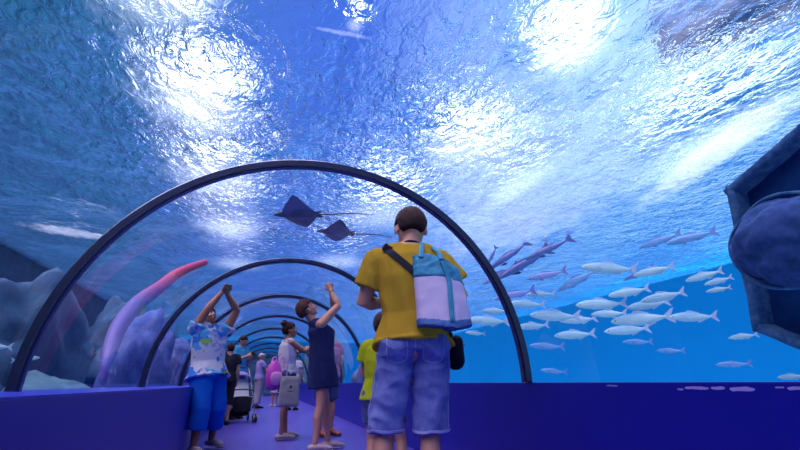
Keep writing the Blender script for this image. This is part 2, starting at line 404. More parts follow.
# tank around the tunnel
bm = bmesh.new(); add_box(bm, (11.0, -6, -0.4), (11.2, 34, 3.9)); struct(obj('wall_tank_right', bm, M['tank_wall']))
bm = bmesh.new(); add_box(bm, (-6.2, -6, -0.4), (-6.0, 34, 3.9)); struct(obj('wall_tank_left', bm, M['rock_dark']))
bm = bmesh.new(); add_box(bm, (-6.2, 34, -0.4), (11.2, 34.2, 3.9)); struct(obj('wall_tank_far', bm, M['tank_wall']))
bm = bmesh.new(); add_box(bm, (-6.2, -6, -0.5), (11.2, 34.2, -0.35)); struct(obj('floor_tank', bm, M['sand']))
bm = bmesh.new(); add_box(bm, (WLF-.7, Y1, 0), (WR+.3, Y1+.2, 2.4)); struct(obj('wall_far', bm, M['rock_dark']))
# water surface: a gently waved sheet
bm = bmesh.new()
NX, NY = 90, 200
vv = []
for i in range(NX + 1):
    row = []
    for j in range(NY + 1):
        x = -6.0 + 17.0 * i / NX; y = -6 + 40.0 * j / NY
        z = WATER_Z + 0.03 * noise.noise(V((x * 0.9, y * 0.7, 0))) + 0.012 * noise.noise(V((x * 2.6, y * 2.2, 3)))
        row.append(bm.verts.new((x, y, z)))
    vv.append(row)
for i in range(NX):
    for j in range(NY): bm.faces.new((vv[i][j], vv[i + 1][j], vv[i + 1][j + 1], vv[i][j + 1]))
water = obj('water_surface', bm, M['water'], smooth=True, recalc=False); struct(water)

# tunnel: acrylic vault panels between dark ribs
RIBS = [-0.2, 2.87, 5.58, 8.1, 10.7, 13.3, 15.9, 18.5, 21.1, 23.7, 26.3, 28.9]
R_ = 1.52
def arch_pts(y, r, n=64):
    zs = []
    for k in range(n + 1):
        a = PI * k / n
        zb = 0.70 if math.cos(a) > 0 else HR
        zs.append(V((-r * math.cos(a), y, (0.70 + (HR - 0.70) * k / n) + r * 0.995 * math.sin(a))))
    return zs
for i in range(len(RIBS) - 1):
    bm = bmesh.new()
    a = arch_pts(RIBS[i], R_); b = arch_pts(RIBS[i + 1], R_)
    va = [bm.verts.new(p) for p in a]; vb = [bm.verts.new(p) for p in b]
    for k in range(len(va) - 1): bm.faces.new((va[k], va[k + 1], vb[k + 1], vb[k]))
    o = obj('window_%d' % (i + 1), bm, M['acrylic'], smooth=True, recalc=False); struct(o)
def sweep_rect(bm, path_in, path_out, hw):
    rows = []
    for p, q in zip(path_in, path_out):
        rows.append([bm.verts.new(p + V((0, -hw, 0))), bm.verts.new(q + V((0, -hw, 0))), bm.verts.new(q + V((0, hw, 0))), bm.verts.new(p + V((0, hw, 0)))])
    for a, b in zip(rows, rows[1:]):
        for k in range(4): bm.faces.new((a[k], a[(k + 1) % 4], b[(k + 1) % 4], b[k]))
    bm.faces.new(rows[0]); bm.faces.new(rows[-1][::-1])
ordn = ['overhead behind the viewpoint', 'nearest and largest', 'second nearest', 'third nearest', 'fourth', 'fifth', 'sixth', 'seventh', 'eighth', 'ninth', 'tenth', 'eleventh']
for i, y in enumerate(RIBS):
    t = empty('arch_rib', (0, y, 0))
    bm = bmesh.new(); sweep_rect(bm, arch_pts(0, R_ - 0.035), arch_pts(0, R_ + 0.015), 0.035); rb = obj('rib_band', bm, M['rib'], t, smooth=False)
    bv = rb.modifiers.new('b', 'BEVEL'); bv.width = 0.006; bv.segments = 2
    bm = bmesh.new(); sweep_rect(bm, arch_pts(0, R_ - 0.043), arch_pts(0, R_ - 0.034), 0.013); obj('highlight_strip', bm, M['rib_highlight'], t, smooth=False)  # paler strip paints in the lit edge of the rib
    tag(t, ('dark curved metal rib of the tunnel, ' + ordn[i] + (' of the arches' if i > 1 else '')) if i != 1 else 'large dark curved metal rib, the nearest arch across the tunnel', 'arch', 'arched ribs along the tunnel')

M['beam'] = principled('dark_slab', (0.01, 0.03, 0.10), 0.9, spec=0.1)  # for the unseen slab added above the water, not a real beam
# lamps above the water: soft round floods in two rows, a bright skylight panel added to brighten the right
LZ = 5.2
def tank_lamp(x, y, z, r, label):
    t = empty('tank_lamp', (x, y, z))
    bm = bmesh.new(); bmesh.ops.create_cone(bm, cap_ends=True, segments=40, radius1=1, radius2=1, depth=0.001)
    bmesh.ops.delete(bm, geom=[f for f in bm.faces if f.normal.z > -0.5], context='FACES')
    d = obj('diffuser', bm, M['lamp'], t, recalc=False); d.scale = (r, r * 1.15, 1)
    bm = bmesh.new(); add_box(bm, (-r * .25, -.04, .02), (r * .25, .04, .08), .01); obj('bracket', bm, M['rib'], t)
    tag(t, label, 'lamp', 'lamps glowing through the water')
LAMPS = [(-2.0, 4.6, 1.2, 'brightest soft lamp glow at the upper left edge of the picture'),
 (-1.75, 7.0, 1.5, 'wide lamp glow above the left half of the nearest arch'),
 (-1.7, 10.0, 1.7, 'lamp glow just inside the left of the nearest arch'),
 (-1.6, 13.5, 1.8, 'lamp glow between the nearest and second arch on the left'),
 (-1.6, 18.0, 1.8, 'far lamp glow above the left of the second arch'),
 (3.55, 4.1, 0.95, 'brightest lamp glow right of centre near the top'),
 (3.2, 7.1, 1.6, 'lamp glow above the head of the person in yellow'),
 (2.6, 11.0, 2.3, 'lamp glow inside the right of the nearest arch'),
 (2.2, 16.5, 1.9, 'far lamp glow over the second arch'),
 (0.45, 4.5, 0.2, 'small dim spot of light near the top centre')]
for x, y, r, l in LAMPS: tank_lamp(x, y, LZ, r, l)
for x0, y0, x1, y1, l in [(8.0, 3.2, 9.9, 9.6, 'added broad pale skylight glowing through the ripples at right'), (5.4, 7.2, 6.6, 12.0, 'added far pale skylight glowing behind the nearest arch at right')]:
    bm = bmesh.new(); add_box(bm, (x0, y0, LZ + .6), (x1, y1, LZ + .65)); o = obj('fill_panel', bm, M['fill']); tag(o, l, 'fill')

M['chip'] = principled('bare_patch', (0.42, 0.36, 0.80), 0.8)
bm = bmesh.new(); CR = random.Random(4)
wr_ = bpy.data.objects['wall_right']
for (ya, yb, z, h) in [(1.655, 1.625, .709, .010), (1.615, 1.50, .715, .012), (1.49, 1.43, .716, .012), (1.41, 1.31, .713, .018), (1.235, 1.205, .72, .007), (1.195, 1.12, .718, .014), (2.10, 2.02, .722, .008)]:
    bm = bmesh.new(); n = 14; ring = []
    for k in range(n):
        a = 2 * PI * k / n; ca, sa = math.cos(a), math.sin(a)
        ring.append((V((WR, (ya + yb) / 2 + math.copysign(abs(ca) ** .6, ca) * (ya - yb) / 2, z + math.copysign(abs(sa) ** .6, sa) * h / 2 * CR.uniform(.6, 1.2)))))
    f = [bm.verts.new(q + V((-.0015, 0, 0))) for q in ring]; b = [bm.verts.new(q + V((.002, 0, 0))) for q in ring]
    bm.faces.new(f); bm.faces.new(b[::-1])
    for k in range(n): bm.faces.new((f[k], b[k], b[(k + 1) % n], f[(k + 1) % n]))
    obj('chipped_patch', bm, M['chip'], wr_)

bm = bmesh.new(); add_box(bm, (-1.0, -.42, -.08), (1.6, .42, .08), .02); o = obj('shade_slab', bm, M['beam']); o.location = (4.35, 2.2, WATER_Z + .62); o.rotation_euler = (0, 0, math.radians(-54)); struct(o)  # unseen slab added above the water to make a dark patch

# ---------------------------------------------------------------- rocks, ruin and animals in the tank
def rock(name, loc, size, mat, seed, label, cat='rock', sub=4, rough=0.35):
    bm = bmesh.new(); bmesh.ops.create_icosphere(bm, subdivisions=sub, radius=1.0)
    for v in bm.verts:
        q = v.co.copy()
        d = 1 + rough * noise.noise(q * 1.3 + V((seed, 0, 0))) + rough * 0.55 * noise.noise(q * 3.1 + V((0, seed, 0))) + rough * 0.25 * noise.noise(q * 7 + V((0, 0, seed)))
        v.co = V((q.x * size[0], q.y * size[1], q.z * size[2])) * d
    o = obj(name, bm, mat, smooth=True); o.location = loc
    tag(o, label, cat); return o
rock('rock', (-4.6, 6.2, 0.35), (1.1, 1.6, 1.0), M['rock_dark'], 1, 'low dark blue rock mound behind the left glass, left of the nearest arch foot')
rock('rock', (-4.8, 10.6, 0.9), (0.85, 1.9, 1.8), M['rock_dark'], 5, 'tall dark blue rock seen left through the nearest arch')
rock('rock', (-3.3, 8.3, 0.1), (0.9, 1.2, 0.75), M['rock_green'], 9, 'low grey-green rock beside the foot of the nearest arch')
rock('rock', (-4.5, 16.2, 1.2), (1.1, 2.8, 1.9), M['rock_dark'], 12, 'far dark rock face behind the left ribs')
rock('rock', (-2.6, 9.9, 0.9), (0.55, 0.9, 1.15), M['rock_lilac'], 15, 'pale lilac boulder added for a bag reflection, just left of the second arch foot')  # boulder shape stands in for the pale bag reflection in the glass
rock('rock', (-2.5, 12.6, 0.8), (0.5, 1.2, 0.95), M['rock_lilac'], 18, 'mottled lilac boulder behind the person with raised arms')
rock('rock', (3.3, 12.6, 0.7), (1.0, 2.3, 1.25), M['rock_pale'], 22, 'pale grey rock pile behind the glass left of the person in yellow')
rock('rock', (-2.9, 24, 1.2), (0.8, 4, 1.6), M['rock_green'], 25, 'distant green rock beside the far left ribs')
rock('rock', (2.7, 24, 1.3), (0.8, 4, 1.7), M['rock_green'], 27, 'distant green rock beside the far right ribs')

# curved rose tube shaped to imitate a reflection streak in the left glass
bm = bmesh.new()
pts = [(-2.30, 7.0, 0.8), (-2.31, 7.05, 1.0), (-2.342, 7.2, 1.18), (-2.368, 7.5, 1.56), (-2.316, 8.0, 1.97), (-2.128, 8.4, 2.32), (-1.927, 8.8, 2.70), (-1.581, 9.2, 3.02)]
sp = smooth_path(pts, 8)
chain(bm, sp, [0.045 + 0.075 * math.sin(PI * min(1, .05 + i / len(sp) * .85)) ** 1.5 for i in range(len(sp))], n=14)
o = obj('reflection_streak', bm, M['rose'], smooth=True)
tag(o, 'long curved reflection streak, rose red at its tip and lilac below, behind the left glass', 'coral')  # tube stands in for a reflection streak, not real coral

def fish_proto(kind):
    t = empty('silver_fish')
    slim = {0: .92, 1: 0.78, 2: 0.72, 3: 0.55}[kind]; ff = {0: 1, 1: .8, 2: .6, 3: .4}[kind]
    bm = bmesh.new()
    xs = [0.5, 0.47, 0.40, 0.30, 0.15, 0.0, -0.15, -0.28, -0.38, -0.42]
    hs = [0.008, 0.03, 0.06, 0.085, 0.105, 0.105, 0.085, 0.055, 0.026, 0.022]
    chain(bm, [(x, 0, 0.01 * math.sin(x * 6)) for x in xs], [(h * 0.55 * slim, h * slim) for h in hs], lat=(0, 1, 0), n=16, round_ends=False)
    body = obj('body', bm, M['fish%d' % kind], t, smooth=True)
    def fin(name, outline, th=0.008, Mx=None):
        bm = bmesh.new()
        top = [bm.verts.new((p[0], th / 2, p[1])) for p in outline]; bot = [bm.verts.new((p[0], -th / 2, p[1])) for p in outline]
        bm.faces.new(top); bm.faces.new(bot[::-1])
        for k in range(len(outline)):
            bm.faces.new((top[k], bot[k], bot[(k + 1) % len(outline)], top[(k + 1) % len(outline)]))
        if Mx is not None:
            for v in bm.verts: v.co = Mx @ v.co
        obj(name, bm, M['fin%d' % kind], t)
    fin('tail_fin', [(-0.39, 0.025), (-0.52, 0.11), (-0.56, 0.12), (-0.49, 0.0), (-0.55, -0.11), (-0.51, -0.10), (-0.39, -0.025)])
    fin('dorsal_fin', [(0.14, 0.09 * slim), (0.08, 0.10 * slim + .045 * ff), (0.0, 0.10 * slim + .04 * ff), (-0.14, 0.088 * slim + .01), (-0.18, 0.06 * slim)])
    fin('anal_fin', [(-0.08, -0.085 * slim), (-0.12, -0.095 * slim - .035 * ff), (-0.24, -0.06 * slim - .03 * ff), (-0.26, -0.05 * slim)])
    for s in (-1, 1):
        fin('pectoral_fin', [(0.27, -0.02), (0.16, -0.075), (0.10, -0.085), (0.14, -0.03)], Mx=Matrix.Translation((0, s * 0.05 * slim, 0)) @ Matrix.Rotation(s * 0.5, 4, 'Z'))
        bm = bmesh.new(); ellipsoid(bm, (0.405, s * 0.030 * slim, 0.014), 0.012, 0.006, 0.012, seg=10); obj('eye', bm, M['black'], t, smooth=True)
    return t
def copy_tree(o, parent=None):
    c = o.copy(); COL.objects.link(c)
    if parent is not None: c.parent = parent
    for ch in list(o.children): copy_tree(ch, c)
    return c
FISH = [(6.20,5.67,3.08,0.69,122,-12,1,'pale violet fish high at right, the left one of the pair under the ripples'),
(5.60,4.62,2.75,0.65,130,-8,1,'pale violet fish nearest the left edge of the sunken frame, high in the pair'),
(5.00,4.83,2.25,0.53,128,-8,0,'bright plump fish below the pair of violet fish at right'),
(5.60,5.96,2.19,0.64,139,-8,0,'pale fish under the tail of the brightest big fish'),
(5.40,5.13,1.95,0.60,137,-10,0,'upper of the two overlapping pale fish right of centre in the shoal'),
(6.00,6.00,2.00,0.67,118,-4,0,'lower of the two overlapping pale fish right of centre in the shoal'),
(6.40,5.18,2.35,0.54,110,-8,0,'pale fish swimming just left of the round boulder'),
(5.90,4.59,2.11,0.36,139,-14,0,'small fish touching the lower left of the round boulder'),
(5.20,4.10,1.85,0.27,118,-5,0,'smallest pale fish tucked below the left side of the boulder'),
(5.80,6.01,1.75,0.94,125,-2,0,'long thin pale fish, left one of the low line at right'),
(6.10,5.29,1.70,0.66,147,0,0,'long thin pale fish, right one of the low line at right'),
(5.50,4.16,1.28,0.30,125,-6,0,'small fish beside the lower left corner of the sunken frame'),
(4.60,5.25,2.37,0.77,149,6,0,'big bright white fish, the brightest one of the shoal'),
(5.00,5.10,2.27,0.45,133,-20,2,'slim dark violet fish crossing the tail of the brightest fish'),
(5.30,6.32,2.03,0.81,143,0,0,'broad pale fish below and left of the brightest fish'),
(6.20,7.16,2.02,0.65,125,2,0,'pale fish right under the broad one in mid shoal'),
(4.90,7.47,2.40,0.54,150,0,0,'small bright oval fish right of the nearest arch'),
(5.20,7.52,1.99,0.95,157,2,0,'long pale fish in mid water, largest right of the nearest arch'),
(5.80,7.58,1.94,0.69,142,-3,0,'pale fish following close behind the long one in mid water'),
(5.00,8.02,1.84,0.64,155,-4,0,'pale fish low beside the right leg of the nearest arch'),
(4.00,8.08,1.92,0.84,158,2,0,'bright fish inside the arch beside the white and teal bag'),
(4.60,8.84,2.26,0.57,135,4,0,'dim fish above the bright one inside the arch'),
(5.60,9.08,2.50,0.83,156,3,0,'dim fish just outside the right of the nearest arch'),
(4.40,7.63,2.39,0.82,152,-12,2,'mauve fish crossing the right leg of the nearest arch'),
(4.80,7.07,2.69,0.74,137,-8,2,'mauve fish under the dark slender ones'),
(6.00,7.71,2.79,0.92,124,-22,1,'faint slanting blue fish left of the brightest fish'),
(6.40,6.98,1.69,0.80,149,-4,0,'pale fish under the shoal between centre and right'),
(6.00,8.02,1.69,0.80,141,-2,0,'pale fish under the mid water pair, above the blue wall'),
(6.30,9.48,1.57,0.79,153,2,1,'dim blue fish low beside the arch leg'),
(3.80,8.25,1.69,0.40,167,3,0,'small white fish just under the corner of the bag'),
(5.80,8.61,0.97,0.54,152,4,1,'lowest dim fish just above the right wall near the arch foot'),
(6.80,7.17,1.49,0.53,150,0,1,'faint blue fish below the long thin line of fish'),
(4.60,8.05,3.32,1.06,145,-33,3,'dark slender fish, the left one of the slanting group'),
(4.90,7.93,3.14,1.29,158,-30,3,'dark slender fish, middle and longest of the slanting group'),
(5.20,7.45,3.36,1.03,142,-22,3,'dark slender fish, right one of the slanting group'),
(4.20,8.03,3.29,0.46,166,-62,3,'small dark fish pointing steeply beside the arch'),
(6.30,4.98,0.98,0.43,141,-2,1,'dim fish low under the sunken frame'),
(5.20,3.54,0.79,0.25,108,-4,0,'fish just above the right wall at the right edge'),
(6.60,6.27,1.26,0.43,119,2,1,'faint small fish low in open water right of centre'),
(4.50,8.28,2.95,0.85,140,-25,2,'mauve fish slanting close behind the nearest arch'),
(-3.3,6.4,1.15,0.34,175,0,0,'bright small fish low behind the left glass, right of the arch leg'),
(-3.0,6.5,1.02,0.26,10,8,0,'lowest of the small fish behind the left glass'),
(-3.6,5.9,1.25,0.5,184,0,1,'dim long fish crossing the left leg of the nearest arch')]
PROTO = {}
for x, y, z, L, yaw, tilt, k, lab in FISH:
    if k not in PROTO: f_ = PROTO[k] = fish_proto(k)
    else: f_ = copy_tree(PROTO[k])
    f_.scale = (L, L * 1.15, L * 1.15); f_.location = (x, y, z)
    f_.rotation_euler = (0.0, -math.radians(tilt), math.radians(yaw)); tag(f_, lab, 'fish', 'fish swimming around the tunnel')

def make_ray(loc, yaw, L, label, roll, seed):
    """eagle ray: flat pointed wings, whip tail; +X is the nose"""
    t = empty('eagle_ray', loc, yaw)
    t.rotation_euler = (roll, 0.0, yaw)
    bm = bmesh.new(); NU, NV = 28, 24
    rows = {1: [], -1: []}
    for side in (1, -1):
        for i in range(NU + 1):
            y = -1 + 2 * i / NU; ay = abs(y)
            lead = 0.30 - 0.30 * ay ** 1.4 + 0.17 * math.exp(-(ay / 0.10) ** 2)
            trail = -0.36 + 0.30 * ay ** 1.1 - 0.02 * math.exp(-(ay / .12) ** 2)
            if ay > 0.97: trail = lead - 0.02
            row = []
            for j in range(NV + 1):
                u = j / NV; x = trail + (lead - trail) * u
                th = 0.012 + 0.085 * math.exp(-(ay / 0.16) ** 2) + 0.025 * (1 - ay)
                h = th * math.sin(PI * min(max(u, 0), 1)) ** 0.7 * (1 - ay * .75) * (0.62 if side < 0 else 1)
                zc = 0.07 * ay ** 2 - 0.02 * ay
                row.append(bm.verts.new((x * L, y * seed * L, (zc + side * h) * L)))
            rows[side].append(row)
    for side in (1, -1):
        g = rows[side]
        for i in range(NU):
            for j in range(NV): bm.faces.new((g[i][j], g[i + 1][j], g[i + 1][j + 1], g[i][j + 1]))
    bmesh.ops.remove_doubles(bm, verts=bm.verts[:], dist=0.0008)
    obj('body', bm, M['ray_skin'], t, smooth=True)
    bm = bmesh.new()
    chain(bm, smooth_path([(-0.34 * L, 0, 0), (-0.6 * L, 0.01, 0.0), (-0.95 * L, 0.0, 0.015), (-1.35 * L, -0.02, 0.0)], 5), [0.018 * L * (1 - i / 18) + 0.002 for i in range(16)], n=8)
    obj('tail', bm, M['ray_dark'], t, smooth=True)
    bm = bmesh.new()
    for s in (1, -1):
        chain(bm, [(-0.30 * L, s * 0.04 * L, 0.0), (-0.42 * L, s * 0.09 * L, 0.0)], [(0.05 * L, 0.01 * L), (0.03 * L, 0.006 * L)], lat=(0, 1, 0), n=10)
    obj('pelvic_fin', bm, M['ray_dark'], t, smooth=True)
    for s in (1, -1):
        bm = bmesh.new(); ellipsoid(bm, (0.33 * L, s * 0.062 * L, 0.02 * L), 0.014 * L, 0.012 * L, 0.014 * L, seg=10); obj('eye', bm, M['black'], t, smooth=True)
    tag(t, label, 'ray', 'rays gliding over the tunnel')
make_ray((0.0, 6.0, 3.02), math.radians(163), 0.80, 'larger dark grey ray gliding over the tunnel, the upper left of the two', 0.16, .56)
make_ray((0.56, 6.0, 2.80), math.radians(177), 0.62, 'smaller dark ray just right of and below the larger ray', 0.22, .50)

# sunken frame of worn timber with a big round boulder in front
t = empty('sunken_frame', (4.25, 2.13, 0.0))
A = [(0.80, 2.60), (0.03, 2.90), (-1.3, 2.98), (-1.9, 2.3), (-1.9, 1.5), (-1.3, 0.82), (0.55, 1.02), (0.90, 1.22)]
def beam(bm, a, b, w, d, seed):
    pa, pb = V((0, a[0], a[1])), V((0, b[0], b[1])); n = 14
    dr = (pb - pa).normalized(); pa = pa - dr * w * .45; pb = pb + dr * w * .45
    pts = []; rad = []
    for i in range(n + 1):
        p = pa.lerp(pb, i / n); q = noise.noise(p * 4 + V((seed, 0, 0)))
        pts.append(p + V((0.01 * q, 0.012 * q, 0.012 * noise.noise(p * 5)))); rad.append((d * (1 + .12 * q), w / 2 * (1 + .2 * noise.noise(p * 7 + V((seed, 1, 0))))))
    chain(bm, pts, rad, lat=(1, 0, 0), n=14, round_ends=False, squareness=0.55)
for k in range(len(A)):
    bm = bmesh.new(); beam(bm, A[k], A[(k + 1) % len(A)], 0.085, 0.13, k * 3.1); obj('beam', bm, M['wreck_rim'], t, smooth=True)
bm = bmesh.new()
f1 = [bm.verts.new((0.07, p[0], p[1])) for p in A]; f2 = [bm.verts.new((0.13, p[0], p[1])) for p in A]
bm.faces.new(f1); bm.faces.new(f2[::-1])
for k in range(len(A)): bm.faces.new((f1[k], f2[k], f2[(k + 1) % len(A)], f1[(k + 1) % len(A)]))
obj('back_panel', bm, M['wreck'], t)
for (y, z0, z1) in [(-0.5, .9, 2.98)]:
    bm = bmesh.new(); beam(bm, (y, z0), (y, z1), 0.05, 0.03, y); obj('plank', bm, M['wreck'], t, smooth=True)
bm = bmesh.new(); beam(bm, (-0.9, -0.35), (-0.9, 0.85), 0.35, 0.2, 9); obj('post', bm, M['wreck'], t, smooth=True)
tag(t, 'large angular sunken timber frame with a dark recessed panel at the right edge', 'wreck')
o = rock('boulder', (3.86, 2.40, 1.86), (0.26, 0.44, 0.37), M['boulder'], 31, 'big round dark blue boulder with a pale rim in front of the sunken frame', 'boulder', sub=5, rough=0.13)
bm = bmesh.new(); N = 60; rp_ = []
for k in range(N + 1):
    a = 2 * PI * k / N; q = V((0.02 * math.sin(3 * a), 0.47 * math.cos(a) * (1 + .03 * math.sin(4 * a)), 0.39 * math.sin(a)*(1 + .02 * math.sin(5 * a)) )); rp_.append(q)
chain(bm, rp_[:-1] + [rp_[0]], [(0.045, 0.022)] * (N + 1), lat=(1, 0, 0), n=10, round_ends=False)
obj('pale_rim', bm, M['wreck_rim'], o, smooth=True)

# ---------------------------------------------------------------- people
def cloth(name, color, **kw):
    kw.setdefault('spec', 0.12); kw.setdefault('bump', 0.15); kw.setdefault('bump_scale', 110); return principled(name, color, 0.9, **kw)
def printed_cloth():
    m, nt = new_mat('printed_top')
    o = nd(nt, 'ShaderNodeOutputMaterial'); b = nd(nt, 'ShaderNodeBsdfPrincipled', Roughness=0.8)
    t = nd(nt, 'ShaderNodeTexCoord'); nz = nd(nt, 'ShaderNodeTexNoise', Scale=5.0, Detail=2.0)
    ad = nd(nt, 'ShaderNodeMix', data_type='RGBA'); ad.inputs[0].default_value = 0.35
    vo = nd(nt, 'ShaderNodeTexVoronoi', Scale=11.0); vo.distance = 'CHEBYCHEV'
    lk(nt, t, 'Object', nz, 0); lk(nt, t, 'Object', ad, 6); lk(nt, nz, 1, ad, 7); lk(nt, ad, 2, vo, 0)
    sx = nd(nt, 'ShaderNodeSeparateColor'); lk(nt, vo, 'Color', sx, 0)
    rp = nd(nt, 'ShaderNodeValToRGB'); rp.color_ramp.interpolation = 'CONSTANT'; els = rp.color_ramp.elements
    els[0].position = 0; els[0].color = (0.72, 0.72, 0.86, 1); els[1].position = 0.35; els[1].color = (0.03, 0.22, 0.75, 1)
    for p_, c_ in ((0.55, (0.45, 0.42, 0.80, 1)), (0.72, (0.10, 0.45, 0.85, 1)), (0.93, (0.25, 0.55, 0.08, 1)), (0.965, (0.01, 0.03, 0.04, 1))):
        e = els.new(p_); e.color = c_
    lk(nt, sx, 0, rp, 0); lk(nt, rp, 0, b, 'Base Color'); lk(nt, b, 0, o, 0); return m
def striped(name, c1, c2, scale, axis='Z'):
    m, nt = new_mat(name)
    o = nd(nt, 'ShaderNodeOutputMaterial'); b = nd(nt, 'ShaderNodeBsdfPrincipled', Roughness=0.8)
    t = nd(nt, 'ShaderNodeTexCoord'); w = nd(nt, 'ShaderNodeTexWave', Scale=scale, Distortion=1.0); w.bands_direction = axis
    rp = nd(nt, 'ShaderNodeValToRGB'); rp.color_ramp.elements[0].position = 0.45; rp.color_ramp.elements[1].position = 0.55
    rp.color_ramp.elements[0].color = (*c1, 1); rp.color_ramp.elements[1].color = (*c2, 1)
    lk(nt, t, 'Object', w, 0); lk(nt, w, 0, rp, 0); lk(nt, rp, 0, b, 'Base Color'); lk(nt, b, 0, o, 0); return m
def denim(name, c1, c2):
    return principled(name, c1, 0.85, noise_amt=0.9, noise_scale=9.0, color2=c2, bump=0.35, bump_scale=160)
M['skin'] = principled('skin', (0.60, 0.29, 0.21), 0.55, noise_amt=0.3, noise_scale=9, color2=(0.52, 0.22, 0.17))
M['skin_tan'] = principled('skin_tanned', (0.36, 0.15, 0.10), 0.55, noise_amt=0.3, noise_scale=9, color2=(0.30, 0.115, 0.08))
M['hair_dark'] = principled('dark_hair', (0.022, 0.012, 0.014), 0.8, bump=0.5, bump_scale=90, spec=0.1)
M['hair_brown'] = principled('brown_hair', (0.085, 0.04, 0.04), 0.8, bump=0.5, bump_scale=90, spec=0.1)
M['hair_fair'] = principled('fair_hair', (0.40, 0.30, 0.22), 0.6, bump=0.8, bump_scale=90)
M['yellow'] = cloth('mustard_cotton', (0.60, 0.37, 0.035), noise_amt=0.3, noise_scale=4, color2=(0.52, 0.30, 0.03))
M['denim'] = denim('washed_denim', (0.07, 0.10, 0.40), (0.24, 0.29, 0.68))
M['denim_dark'] = denim('dark_denim', (0.02, 0.035, 0.16), (0.04, 0.06, 0.22))
M['thread'] = principled('pale_thread', (0.42, 0.46, 0.80), 0.7)
M['navy'] = cloth('navy_cotton', (0.012, 0.018, 0.085), noise_amt=0.4, noise_scale=12, color2=(0.02, 0.03, 0.12))
M['white_cloth'] = cloth('white_cotton', (0.72, 0.70, 0.82))
M['lime'] = cloth('lime_cotton', (0.50, 0.58, 0.02))
M['sky_cloth'] = cloth('pale_blue_cotton', (0.10, 0.50, 0.78))
M['azure'] = cloth('azure_cotton', (0.008, 0.15, 0.72), noise_amt=0.5, noise_scale=6, color2=(0.01, 0.11, 0.62))
M['black_cloth'] = cloth('black_cloth', (0.012, 0.012, 0.022))
M['lilac_cloth'] = cloth('lilac_cotton', (0.42, 0.34, 0.75))
M['beige_cloth'] = cloth('beige_cotton', (0.42, 0.36, 0.50))
M['pink_stripe'] = striped('pink_striped_cotton', (0.62, 0.42, 0.62), (0.45, 0.08, 0.22), 18)
M['print'] = printed_cloth()
M['teal'] = principled('teal_canvas', (0.015, 0.21, 0.38), 0.7, bump=0.2, bump_scale=120)
M['lilac_canvas'] = principled('pale_lilac_canvas', (0.66, 0.56, 0.84), 0.7, noise_amt=0.3, noise_scale=3, color2=(0.56, 0.48, 0.80))
M['canvas_base'] = principled('navy_teal_canvas', (0.02, 0.08, 0.28), 0.7)
M['tote'] = principled('beige_canvas', (0.34, 0.33, 0.36), 0.85, bump=0.2, bump_scale=120)
M['pink'] = principled('bright_pink_nylon', (0.80, 0.08, 0.62), 0.5)
M['pink_pale'] = principled('pale_pink_nylon', (0.85, 0.35, 0.80), 0.5)
M['webbing'] = cloth('black_webbing', (0.008, 0.008, 0.02))
M['eye_white'] = principled('eye_white', (0.8, 0.8, 0.85), 0.3)
M['lips'] = principled('lips', (0.40, 0.12, 0.13), 0.5)
M['red_brown'] = principled('red_brown_leather', (0.22, 0.03, 0.03), 0.5)
M['shoe_pale'] = principled('pale_shoe', (0.46, 0.32, 0.38), 0.6)
M['chrome'] = principled('pale_metal', (0.6, 0.6, 0.7), 0.25, metal=0.8)
M['screen'] = principled('phone_glass', (0.02, 0.02, 0.04), 0.15)

def vl(*a): return V(a)
def head_parts(bm, c, F, U, s=1.0):
    F = F.normalized(); U = (U - F * U.dot(F)).normalized(); R = F.cross(U)
    Mx = Matrix((R, F, U)).transposed()
    P = lambda x, y, z: c + (R * x + F * y + U * z) * s
    ellipsoid(bm, P(0, -0.012, 0.028), 0.076 * s, 0.096 * s, 0.092 * s, Mx)
    ellipsoid(bm, P(0, 0.012, -0.018), 0.066 * s, 0.082 * s, 0.085 * s, Mx)
    ellipsoid(bm, P(0, 0.030, -0.062), 0.050 * s, 0.056 * s, 0.042 * s, Mx)
    ellipsoid(bm, P(0, 0.068, -0.092), 0.022 * s, 0.020 * s, 0.018 * s, Mx, 12)
    chain(bm, [P(0, 0.084, 0.022), P(0, 0.098, 0.0), P(0, 0.112, -0.022), P(0, 0.098, -0.034)], [0.009 * s, 0.011 * s, 0.014 * s, 0.013 * s], n=10)
    chain(bm, [P(-0.045, 0.070, 0.034), P(0, 0.088, 0.036), P(0.045, 0.070, 0.034)], [0.010 * s] * 3, n=10)
    chain(bm, [P(-0.022, 0.080, -0.058), P(0, 0.091, -0.056), P(0.022, 0.080, -0.058)], [0.009 * s] * 3, n=10)
    for q in (-1, 1):
        ellipsoid(bm, P(q * 0.040, 0.062, -0.018), 0.022 * s, 0.020 * s, 0.022 * s, Mx, 12)
        ellipsoid(bm, P(q * 0.078, -0.008, -0.006), 0.010 * s, 0.019 * s, 0.032 * s, Mx @ Matrix.Rotation(-q * 0.25, 3, 'Z'), 12)
    return P, R, F, U, Mx
